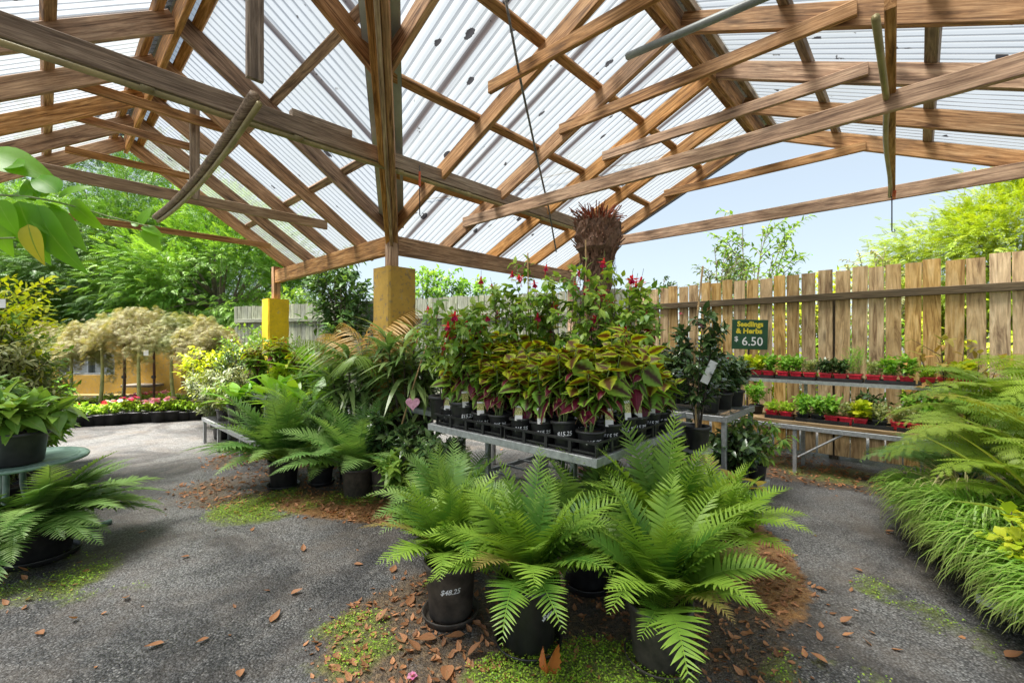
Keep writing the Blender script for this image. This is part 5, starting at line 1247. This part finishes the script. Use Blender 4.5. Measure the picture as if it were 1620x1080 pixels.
for k, (px, y, top, sp, tpl, sz, mt, st_n, lab) in enumerate([
    (1195, 7.2, 318, .75, L_OV, .085, MID, 9, 'open branched young tree behind the price sign'),
    (1140, 6.9, 372, .35, L_OV, .06, leafmat('deep green leaf', (.03, .08, .02), (.09, .17, .04)), 6, 'thin dark sapling at the fence end'),
    (1385, 8.6, 385, .8, L_OV, .075, GREYG, 8, 'low hazy sapling below the golden tree'),
    (1046, 7.6, 428, .22, L_TINY, .05, DARKG, 7, 'little round headed sapling above the fence corner'),
    (535, 7.9, 370, .45, L_OV, .12, leafmat('deep green pear leaf', (.025, .08, .02), (.08, .19, .04)), 9, 'dense dark young tree between the pillars'),
    (672, 9.6, 400, .3, L_OV, .1, TREE_L, 6, 'slim pale sapling seen past the ochre pillar'),
    (712, 9.6, 415, .3, L_OV, .1, TREE_L, 6, 'slim sapling second from the ochre pillar'),
    (748, 9.8, 425, .3, L_OV, .1, TREE_L, 6, 'slim sapling third from the ochre pillar'),
    (462, 11., 445, .5, L_OV, .11, MID, 8, 'bush showing over the grey fence by the far pillar'),
    (1010, 8.2, 440, .4, L_OV, .07, DARKG, 7, 'dark bush top showing behind the tree fern'),
    (1290, 6.6, 425, .5, L_OV, .07, LIME, 9, 'bright bush pressing against the fence boards')]):
    p = dp(px, 540, y); h = EYE + (540 - top) / FPX * y
    t = thing('young_tree', lab, 'young tree', T(p[0], p[1], 0), GY); b = MB(); tr_ = MB()
    bush(b, h - .9, sp, st_n + 3, tpl, sz * 1.15, 30, 9, .32, .25, .12, r=.012, base=(0, 0, .9), up=.55)
    tr_.tube([(0, 0, 0), (.02, 0, .5), (0, 0, 1.0)], .03, .022, 7); tr_.build('trunk', BARK_G, t); b.build('crown', [mt, BARK_G], t, smooth=True)
for k in range(7):
    q = FO + FD * (-1.2 + .8 * k) + np.array([.682, .731]) * rng.uniform(.55, 1.0); shrub('hedge_shrub', ['yellow green shrub pressed behind the fence boards, seen through their gaps', ][0], 'shrub', T(q[0], q[1], 0), 1.75, .5, 14, L_OV, .1, LIME if k % 3 else TREE_L, None, group='shrubs behind the paling fence', br=6, nl=18, bare=.05)
# ================================================================ seedling bench
c0 = gp(1262, 751)                      # foot of the near leg
sbM = T(c0[0], c0[1], 0, math.atan2(-A2[1], -A2[0]))          # local X along the front towards the viewer's side, +Y to the fence
SB = bench('display_bench', 'two tier galvanised bench with a timber plank top against the paling fence', sbM @ T(-.75, 0, 0), 2.1, .5, .50, [(.72, .03), (2.02, .03), (.06, .03), (.72, .47), (2.02, .47), (.06, .47)], mesh=False)
b = MB(); b.box((.9, .11, .52), (1.8, .2, .035), ch=.004); b.box((1.0, .36, .52), (2.0, .22, .03), ch=.004); b.build('plank_top', W_PLANK, SB)
b = MB(); b.tube([(.75, .02, .18), (1.12, .02, .46)], .011, .011, 6); b.tube([(1.99, .02, .18), (1.62, .02, .46)], .011, .011, 6); b.build('brace', STEEL, SB)
for x in (.74, 2.02, .06):
    m = MB(); m.box((0, 0, 0), (.42, .03, .03), Matrix.Translation((x, .50, .715)) @ PERM); m.build('upright', STEEL, SB)
b = MB(); b.box((1.0, .35, .915), (2.15, .03, .035)); b.box((1.0, .63, .915), (2.15, .03, .035))
for k in range(6): b.box((0, 0, 0), (.248, .02, .012), Matrix.Translation((.0 + k * .4, .49, .927)) @ Matrix.Rotation(PI / 2, 4, 'Z'))
b.build('upper_shelf', STEEL, SB)
def punnet(mat=REDP, cells=1):
    b = MB(); w, d, h = .104, .14, .075
    def ring(z, k): return [(-w / 2 * k, -d / 2 * k, z), (w / 2 * k, -d / 2 * k, z), (w / 2 * k, d / 2 * k, z), (-w / 2 * k, d / 2 * k, z)]
    V = ring(0, .8) + ring(h, 1.) + ring(h, 1.07) + ring(h - .012, 1.08) + ring(h - .004, .92); f = []
    for a in range(2):
        for i in range(4): f.append((a * 4 + i, a * 4 + (i + 1) % 4, a * 4 + 4 + (i + 1) % 4, a * 4 + 4 + i))
    for i in range(4): f.append((8 + i, 8 + (i + 1) % 4, 12 + (i + 1) % 4, 12 + i)); f.append((4 + i, 16 + i, 16 + (i + 1) % 4, 4 + (i + 1) % 4))
    f.append((0, 3, 2, 1)); f.append((16, 17, 18, 19)); b.raw(V, [np.array(f)])
    for x in (-.03, 0, .03): b.box((x, -d / 2 * .93, h * .45), (.004, .006, h * .7))
    return b
HB = [('leafy pale green', HERB1, L_OV, .05, .15, 10), ('small leaved grey green', HERB2, L_TINY, .03, .12, 12), ('feathery dill like', leafmat('dill', (.1, .35, .02), (.2, .5, .04)), leaf(.04, 2, .1, -.2, 'lance'), .06, .22, 16), ('dark leaved', DARKG, L_OV, .05, .12, 8), ('broad bright', LIME, L_RND, .055, .12, 9), ('short fresh', BEDD, L_TINY, .035, .08, 10)]
def seedling(label, M, kind, group, potm=REDP, red=True, fl=False):
    nm_, mt, tpl, sz, h, ns = HB[kind]
    t = thing('seedling_punnet', label, 'seedlings', M, group); punnet(potm).build('punnet', potm, t)
    s = MB(); s.box((0, 0, .052), (.085, .125, .01)); s.build('soil', SOIL, t)
    b = MB()
    for q in range(6):
        bush(b, h * 1.35, .06, max(3, ns // 3), tpl, sz * 1.15, 9, 1, .4, .15, .15, r=.0015, base=((q % 2 - .5) * .045, (q // 2 - 1) * .045, .055), up=.5)
    b.build('seedling_leaves', [mt, STEM_GREEN], t, smooth=True)
    return t
def flat_tray(label, M, lx, ly, group):
    t = thing('seedling_tray', label, 'tray', M, group); b = MB(); b.box((lx / 2, ly / 2, .004), (lx, ly, .008))
    for c, s_ in (((lx / 2, .004, .025), (lx, .006, .026)), ((lx / 2, ly - .004, .025), (lx, .006, .026)), ((.004, ly / 2, .025), (.006, ly - .016, .026)), ((lx - .004, ly / 2, .025), (.006, ly - .016, .026))): b.box(c, s_)
    b.build('tray_body', BLACKP, t); return t
bx = sbM @ T(-.75, 0, 0)
GP, GQ = 'red seedling punnets on the upper shelf', 'red seedling punnets on the lower bench top'
CNT = ['first', 'second', 'third', 'fourth', 'fifth', 'sixth', 'seventh', 'eighth', 'ninth', 'tenth', 'eleventh', 'twelfth', 'thirteenth', 'fourteenth', 'fifteenth', 'sixteenth']
UK = [4, 4, 0, 0, 0, 1, 3, 3, 2, 1, 0, 0, 5, 1, 4]
for k, kd in enumerate(UK):
    x = .15 + .123 * k + .02 * (k // 3)
    seedling(f'{CNT[k]} punnet from the sign end of the upper shelf, {HB[kd][0]} seedlings', bx @ T(x, .47, .944, rng.normal(0, .04)), kd, GP)
for k in range(5): flat_tray(f'{CNT[k]} black tray from the sign end of the upper shelf', bx @ T(.08 + .39 * k, .37, .933), .375, .22, 'black trays on the upper shelf')
LK = [(.62, 5, 1), (.75, 5, 1), (.9, 0, 0), (1.02, 0, 0), (1.14, 0, 1), (1.25, 1, 1), (1.36, 4, 1), (1.5, 1, 0), (1.63, 1, 1), (1.74, 2 if 0 else 1, 1), (1.85, 0, 1)]
for k, (x, kd, red) in enumerate(LK):
    seedling(f'{CNT[k]} {"red" if red else "black"} punnet from the sign end of the lower bench, {HB[kd][0]} seedlings', bx @ T(x - .12, .14, .547 if not .6 > x else .54, rng.normal(0, .05)), kd, GQ, REDP if red else BLACKP)
for k, (x, l) in enumerate(((.44, .26), (.72, .44), (1.18, .3), (1.5, .36))): flat_tray(f'{CNT[k]} black tray from the sign end of the lower bench top', bx @ T(x, .045, .538), l, .2, 'black trays on the lower bench top')
for k, (x, y, h, kd, lab) in enumerate([(.3, .3, .3, 0, 'leafy herb pot at the sign end of the lower bench top'), (1.3, .36, .22, 3, 'dark herb pot behind the red punnets'), (1.62, .36, .28, 0, 'tall leafy herb pot behind the grey green seedlings'), (1.85, .34, .3, 0, 'spreading herb pot at the fern end of the bench')]):
    nm_, mt, tpl, sz, _, ns = HB[kd]; shrub('herb_pot', lab, 'herb', bx @ T(x, y, .538), h, .16, 10, tpl, .055, mt, (.07, .1), group='herb pots on the lower bench top', r=.002)
FVS = fern_variants(.5, .1, 30)
fern_plant('potted_fern', 'light green fern at the fern end of the seedling bench', bx @ T(2.02, .2, .50), .09, .12, 22, FVS, FERN_S, (.7, 1.), BLACKP, sauc=False)
# sign
sg = np.array([3.02, 5.45, EYE + (540 - 529) / FPX * 5.45]); px_ = (1186 - 810) / FPX * 5.45; sg[0] = px_
SG = thing('price_sign', 'dark green sign with yellow and white lettering, Seedlings and Herbs 6.50', 'sign', Matrix.Translation(sg) @ Matrix.Rotation(R(-12), 4, 'Z') @ Matrix.Rotation(R(1.5), 4, 'Y'))
b = MB(); b.box((0, 0, 0), (.41, .012, .37), ch=.003); b.build('board', SIGNG, SG)
b = MB(); b.tube([(0, .02, -.9), (0, .02, .12)], .012, .012, 6); b.build('stake', W_RAIL, SG)
def letter(txt, size, x, z, mat, bold, nm_, al='CENTER', sx=1.):
    me = text_mesh(txt, size, bold)
    for v in me.vertices: v.co = (x + v.co.x * sx, -.0085, z + v.co.y)
    me.materials.append(mat); o = bpy.data.objects.new(nm_, me); place(o, SG)
letter('Seedlings', .088, .0, .10, SIGNY, .0035, 'lettering', sx=.92); letter('& Herbs', .088, -.01, .015, SIGNY, .0035, 'lettering')
letter('$', .085, -.155, -.085, CHALK, .001, 'price_lettering'); letter('6.50', .15, .03, -.135, CHALK, .001, 'price_lettering', sx=.95)

# ================================================================ camellia bench
CB = np.array([1.70, 3.45]); cbM = T(CB[0], CB[1], 0, ROTB)
bench('plant_bench', 'galvanised plant bench with a rounded corner carrying camellias', cbM, .8, .9, .75, [(.03, .03), (.77, .03), (.03, .86), (.77, .86)], shelf=(.1,))
rk = bench('plant_rack', 'low white slatted rack on the ground at the foot of the camellia bench', cbM @ T(-.02, -.14, 0), .75, .5, .12, [(.03, .03), (.7, .03), (.03, .46), (.7, .46)], mat=WHITE_METAL, cat='rack')
GCM = 'camellias on and below the plant bench'
for k, (x, y, z, h, sp, lab, fl) in enumerate([(.13, .18, .755, .42, .2, 'dark camellia with a red flower in a black pot at the bench corner', 1), (.4, .16, .755, .38, .2, 'second camellia along the bench edge facing the seedlings', 0), (.15, .55, .755, .45, .22, 'camellia at the table side of the bench', 1), (.5, .55, .755, .4, .2, 'camellia at the back of the bench', 0), (.66, .14, .755, .3, .2, 'low camellia at the rounded bench corner nearest the fence', 0), (.02, .78, .755, .35, .2, 'camellia at the end of the bench nearest the coleus', 1), (.2, .0, .13, .4, .24, 'dark camellia on the low white rack', 0), (.5, .05, .13, .35, .24, 'dark shrub at the path side of the low white rack', 0), (.12, .45, .13, .42, .22, 'shaded camellia standing beneath the bench', 0)]):
    shrub('potted_camellia', lab, 'camellia', cbM @ T(x, y, z, k), h, sp, 12, L_OV, .08, DARKG, (.085, .15), group=GCM, br=5, nl=12, flower=(F_PINK if k else F_RED, 2, .07, (.6, .95)) if fl else None)
shrub('potted_shrub', 'pale green drooping shrub reaching out over the path from the low rack', 'shrub', cbM @ T(.62, -.05, .13), .5, .45, 12, L_LA, .08, MID, (.09, .15), br=5, up=.2, droop=.35)
rosette_plant('croton_pot', 'small plant with broad yellow green leaves on a stem beside the low rack', 'croton', T(*gp(1178, 845)[:2], 0), 7, .17, .3, leafmat('olive croton leaf', (.2, .22, .03), (.32, .33, .06), rough=.35), (.07, .36), e=(.9, .0), curl=-.2)
rosette_plant('croton_pot', 'yellow leaved croton half hidden between the ferns', 'croton', T(*gp(1108, 868)[:2], 0), 12, .17, .26, leafmat('yellow croton leaf', (.6, .42, .02), (.7, .5, .03)), (.08, .3), e=(1.2, .1), curl=-.3)
# tall staked camellia in a raised pot
tp = dp(1103, 540, 3.0)
ps = thing('plant_stand', 'slim steel plant stand under the tall staked camellia', 'stand', T(tp[0], tp[1], 0)); b = MB(); b.lathe([(.01, .60), (.1, .60), (.1, .612), (.01, .612)], 20); b.build('plate', STEEL, ps); b = MB(); b.tube([(0, 0, 0), (0, 0, .598)], .015, .015, 8); b.build('pole', STEEL, ps)
tc_ = shrub('staked_camellia', 'tall slender camellia tied to a cane in a raised black pot', 'camellia', T(tp[0], tp[1], .614), .92, .16, 6, L_OV, .075, DARKG, (.08, .16), br=7, bl=.2, nl=22, flower=(F_PINK, 3, .05, (.55, .9)))
b = MB(); b.tube([(-.01, -.01, .1), (-.03, -.02, .7), (.03, -.02, 1.25)], .008, .006, 6); b.build('cane', CANE, tc_)
b = MB(); b.box((0, 0, 0), (.055, .002, .16), Matrix.Translation((.05, -.07, .53)) @ Matrix.Rotation(.45, 4, 'Y')); b.build('hanging_tag', TAGW, tc_)

# ================================================================ big soft ferns and grasses on the path edge
SUB = frond(1., 12, .25, strip(.115, 2, -.1, .9), .05, -.35, .03, .1, (.35, .7), 0., .0035, .12, tip=2.8, jit=.03)
def bip(L, pairs, pl, e0, e1): return frond(L, pairs, pl, SUB, e0, e1, .16, .12, (.15, .75), .1, .006, .28, jit=.05)
BV = [bip(.95, 13, .3, 1.4, -.1), bip(1.05, 13, .32, 1.25, -.6), bip(1.1, 14, .33, 1.05, -.9), bip(1.0, 13, .3, .8, -1.0)]
GR = 'soft tree ferns at the path edge'
def softfern(lab, x, y, z, n, s, mat, az0=0., extra=None, pot=(.16, .28)):
    t = thing('soft_tree_fern', lab, 'tree fern', T(x, y, 0), GR); pot_mesh(pot[0], pot[1], BLACKP, t)
    b = MB(); b.tube([(0, 0, .2), (0, 0, z)], .06, .05, 8); b.build('trunk', BARK_D, t)
    b = MB(); fronds_into(b, BV, n, .05, s=s, z=z, az0=az0); b.build('fronds', mat, t)
    if extra:
        b = MB()
        for az, el, v, ss in extra: b.inst(BV[v], [(0, 0, z)], [(math.cos(az), math.sin(az), el)], [(0, 0, 1.)], ss, 0)
        b.build('gold_fronds', FERN_G, t)
softfern('soft tree fern spreading over the end of the seedling bench', 3.85, 3.25, .66, 20, (.75, 1.), FERN_S)
softfern('soft tree fern with gold tinged fronds, nearest the path', 3.3, 2.75, .52, 20, (.65, .9), FERN_S, .8, [(2.9, .25, 1, .8)])
softfern('yellow green tree fern behind the others by the fence', 4.1, 3.0, .8, 18, (.7, .95), FERN_Y, 1.7)
softfern('small bluish soft fern arching low over the dark ground', 3.2, 3.15, .3, 16, (.55, .75), leafmat('bluish fern', (.06, .18, .05), (.15, .3, .1)), 2.4)
def grass(lab, x, y, n, L, rad, mat, seed, pot=None, group='grassy clumps along the path', w=.0065, e=(1.5, .95), z=.2, cat='grass clump'):
    t = thing('grass_clump', lab, cat, T(x, y, 0, seed), group); b = MB(); rg = np.random.default_rng(seed)
    az = rg.random(n) * 6.28; el = rg.uniform(e[1], e[0], n); q = rad * np.sqrt(rg.random(n))
    P = np.stack([q * np.cos(az + .4), q * np.sin(az + .4), 0 * q + z], -1); d = np.stack([np.cos(az) * np.cos(el), np.sin(az) * np.cos(el), np.sin(el)], -1)
    b.inst(GBL, P, d, (0, 0, 1.), np.stack([np.full(n, w / .5), L * rg.uniform(.45, 1.0, n), L * rg.uniform(.6, 1.2, n)], -1), 0, rg.random(n))
    if pot: pot_mesh(pot[0], pot[1], BLACKP, t)
    b.build('blades', mat, t); return t
def blade():
    t = np.linspace(0, 1, 8); th_ = 2.75 * t ** 1.15; yy_ = np.concatenate([[0], np.cumsum(np.cos(th_[:-1]))]) / 7; zz_ = -np.concatenate([[0], np.cumsum(np.sin(th_[:-1]))]) / 7; V = np.zeros((8, 2, 3)); C = np.zeros((8, 2, 3)); p = np.minimum(1, .5 + t) * (1 - t ** 2.5) + .05
    V[..., 0] = .5 * p[:, None] * np.array([-1, 1]); V[..., 1] = yy_[:, None] * 1.25; V[..., 2] = zz_[:, None] * .8; C[..., 2] = t[:, None]; C[..., 1] = .5
    i = np.arange(7)[:, None] * 2; return V.reshape(-1, 3), [np.concatenate([i, i + 1, i + 3, i + 2], -1)], C.reshape(-1, 3)
GBL = blade()
for k, (x, y, n_, L, lab) in enumerate([(2.8, 2.72, 1200, .5, 'arching grass clump at the dark end of the path'), (2.7, 2.5, 1300, .5, 'grass clump below the gold tinged fern'), (2.55, 2.22, 1400, .5, 'thick grass clump hanging over the white tray'), (2.75, 2.2, 1000, .44, 'grass clump behind the one over the white tray'), (2.45, 1.92, 1200, .45, 'long bladed grass clump nearest the viewer'), (2.9, 2.48, 900, .44, 'grass clump in the middle of the fern edge'), (2.36, 1.74, 1100, .46, 'grass clump closest to the picture corner, hanging to the ground'), (2.88, 3.02, 700, .42, 'short grass clump farthest along the dark path edge')]):
    grass(lab, x, y, n_, L, .1, GRASSM, k + 3, (.09, .14), z=.16 + .04 * (k % 2))
softfern('soft tree fern leaning out over the middle of the grass clumps', 3.05, 2.4, .42, 16, (.5, .7), FERN_Y, .3)
grass('silvery wispy sedge between the ferns and the grass', 2.95, 2.85, 150, .55, .05, leafmat('wispy sedge', (.25, .32, .14), (.42, .45, .26)), 31, (.1, .2), w=.005, e=(1.5, .7), z=.25)
rosette_plant('flax_plant', 'striped flax with long pointed yellow edged leaves leaning over the grass', 'flax', T(2.95, 2.28, 0, .6), 14, .75, .04, FLAXM, (.13, .35), e=(1.2, .25), shape='strap', curl=-.25, fold=.5)
shrub('potted_shrub', 'frilly parsley green plant under the soft ferns', 'shrub', T(2.85, 2.55, 0), .3, .25, 14, L_TINY, .04, MID, (.1, .2), br=6)
shrub('potted_shrub', 'bronze tipped shrub standing against the paling fence', 'shrub', T(4.05, 3.95, 0), 1.35, .35, 8, L_OV, .09, leafmat('bronze tipped leaf', (.16, .22, .04), (.35, .22, .08)), (.13, .22), br=4, nl=10)
shrub('potted_shrub', 'yellow leaved shrub at the near end of the grass', 'shrub', T(2.42, 1.98, 0), .5, .16, 8, L_RND, .06, LIME, (.09, .15), br=3)
# white edged tray under the grass
tm = gp(1522, 962, .1); gtm = thing('slatted_tray', 'weathered white tray edge under the hanging grass', 'tray', T(2.33, 2.12, -.02, math.atan2(-.9, .3)))
b = MB(); b.box((.25, 0, .1), (.6, .03, .045), ch=.004); b.box((.25, .36, .1), (.6, .03, .045), ch=.004)
for x in (-.03, .53): b.box((0, 0, 0), (.33, .028, .045), Matrix.Translation((x, .18, .1)) @ Matrix.Rotation(PI / 2, 4, 'Z'))
b.build('frame', WHITE_METAL, gtm); 
for x in (.12, .5):
    for y in (.05, .36): b = MB(); b.box((0, 0, 0), (.075, .04, .04), Matrix.Translation((x, y, .038)) @ PERM); b.build('foot', WHITE_METAL, gtm)

# ================================================================ hanging things
def hung(name, label, cat, pts, r, mat, extra=None):
    pts = np.asarray(pts); t = thing(name, label, cat, T(*pts[0])); b = MB(); b.tube(pts - pts[0], r, None, 6); b.build('cord' if extra is None else 'hanger', mat, t, smooth=True)
    if extra: extra(t, pts - pts[0])
hung('hanging_rope', 'black and white flecked rope hanging down from the roof sheets', 'rope', [dp(800, 0, 2.75), dp(824, 130, 3.1), dp(852, 260, 3.9), dp(868, 330, 4.6), dp(880, 398, 5.4)], .009, ROPE)
hung('sagging_wire', 'black cable sagging along the roof toward the gable', 'cable', [dp(648, 318, 4.4), dp(760, 305, 4.6), dp(900, 272, 4.9), dp(1010, 258, 5.0), dp(1090, 232, 5.2), dp(1180, 205, 5.0)], .007, BLACKM)
def hook(t, q):
    e = q[-1]; b = MB(); a = np.linspace(0, 4.2, 9); b.tube(np.stack([e[0] + .014 - .014 * np.cos(a), 0 * a + e[1], e[2] - .014 * np.sin(a)], -1), .0035, .0035, 6); b.build('hook', BLACKM, t, smooth=True)
def hook_o(t, q):
    hook(t, q); b = MB(); b.box((0, 0, 0), (.11, .014, .012), Matrix.Translation(q[1] * .5 + q[0] * .5 + np.array([0, 0, -.02])) @ PERM); b.build('strap', ORANGE, t)
p = dp(664, 262, 3.2); hung('hanging_hook', 'hook with an orange strap hanging from the long beam beside the valley post', 'hook', [p, p + (0, 0, -.16), p + (0, 0, -.36)], .004, BLACKM, hook_o)
p = dp(1411, 308, 4.0); hung('hanging_hook', 'thin wire hook hanging from the end of the cross rail', 'hook', [p, p + (0, 0, -.15), p + (0, 0, -.33)], .005, BLACKM, hook)
p = dp(992, 90, 2.6); q = dp(1195, 2, 2.05); hung('loose_pipe', 'dark green metal pipe slung below the rafters', 'pipe', [p, (p + q) / 2, q, q + (q - p) * .8], .021, PIPEG)

# ================================================================ ground litter
def scatter(n, fn, lo, hi, seed):
    rg = np.random.default_rng(seed); out = np.zeros((0, 2))
    while len(out) < n:
        q = rg.uniform(lo, hi, (n * 2, 2)); w = fn(q[:, 0], q[:, 1]); out = np.concatenate([out, q[rg.random(len(q)) < w]])
    return out[:n]
def gz(x, y):
    l, m, _ = masks(x, y); return .007 * fbm(x, y, 3., 2) + .010 * l * (1 + fbm(x, y, 14., 3)) * .5 + .008 * m - .004
DL = leaf(.3, 4, .35, .35, 'ovate', 3)
q = scatter(5000, lambda x, y: masks(x, y)[0] ** 1.3 + .004, (-3.6, 1.4), (3.6, 5.5), 5); n = len(q); az = rng.random(n) * 6.28
b = MB(); b.inst(DL, np.column_stack([q, gz(q[:, 0], q[:, 1]) + .004]), np.stack([np.cos(az), np.sin(az), rng.normal(0, .12, n)], -1), nrm(np.array([0, 0, 1.]) + rng.normal(0, .3, (n, 3))), rng.uniform(.012, .048, n), 0)
tag(b.build('leaf_litter', DRY), 'small dry leaves and bark bits littering the ground around the pots', None, None, 'stuff')
q = scatter(16000, lambda x, y: np.maximum(0, masks(x, y)[1] - .3) ** 1.6, (-3.4, 1.4), (2.9, 5.0), 6); n = len(q); az = rng.random(n) * 6.28
b = MB(); b.inst(leaf(.42, 2, .1, -.1, 'obov'), np.column_stack([q, gz(q[:, 0], q[:, 1]) + rng.uniform(.004, .03, n)]), np.stack([np.cos(az), np.sin(az), rng.normal(.15, .3, n)], -1), nrm(np.array([0, 0, 1.]) + rng.normal(0, .35, (n, 3))), rng.uniform(.005, .012, n), 0)
tag(b.build('ground_cover', COVER), 'tiny green ground cover leaves creeping over the gravel', None, None, 'stuff')
GFL = 'fallen leaves on the dark gravel'
FL = [(130, 905, .06), (45, 905, .05), (428, 985, .07), (260, 1018, .06), (330, 1010, .05), (530, 1035, .06), (120, 980, .05), (640, 1018, .09), (708, 1055, .1), (735, 1005, .08), (700, 985, .08), (560, 890, .05), (480, 870, .05), (300, 880, .04), (200, 945, .05), (60, 1000, .05), (380, 1060, .05), (645, 960, .07), (665, 1030, .06), (740, 1040, .07), (1330, 985, .05), (1400, 840, .05), (1290, 930, .05), (1365, 905, .04), (1590, 1040, .06), (460, 940, .05), (595, 985, .06), (620, 905, .06), (1310, 1050, .06), (690, 1010, .08)]
f0 = None
for k, (px, py, s_) in enumerate(FL):
    p = gp(px, py); M = Matrix.Translation((p[0], p[1], float(gz(np.array([p[0]]), np.array([p[1]]))[0]) + .008)) @ Matrix.Rotation(rng.random() * 6.28, 4, 'Z') @ Matrix.Rotation(rng.normal(0, .2), 4, 'X') @ Matrix.Scale(s_ * 1.15, 4)
    if k % 10 == 0 or f0 is None:
        b = MB(); b.inst(leaf(.26 + .04 * (k % 3), 8, .5, .3, 'ovate', 5), [(0, 0, 0)], [(0, 1, .0)], [(0, 0, 1.)], 1., 0, [.45 + .2 * rng.random()]); b.tube([(0, .02, .0), (.02, -.25, .06)], .012, .008, 4, 0)
        o = b.build('fallen_leaf', DRY, None, M, smooth=True); f0 = o
    else: o = f0.copy(); COL.objects.link(o); o.matrix_basis = M
    tag(o, 'curled orange brown leaf fallen on the dark gravel', 'leaf', GFL)
p = gp(866, 1066); b = MB(); b.inst(leaf(.26, 10, .9, .45, 'ovate', 5, .12), [(0, 0, 0)], [(.12, .2, 1.)], [(.5, -1, .2)], .14, 0, [.8]); b.inst(leaf(.2, 8, .8, -.3, 'lance', 5, .1), [(-.005, .0, .01)], [(-.3, .25, 1.)], [(-.6, -1, .1)], .085, 0, [.4])
tag(b.build('fallen_leaf', DRY_O, None, T(p[0], p[1], .0), smooth=True), 'large orange curled leaf standing upright against the front fern pot', 'leaf')
p = gp(652, 1073); R2 = rosette(.045, 5, 2); o = R2.build('fallen_flower', [F_PINK, F_YEL], None, T(p[0], p[1], .01), smooth=True); tag(o, 'small pink flower dropped on the gravel', 'flower')
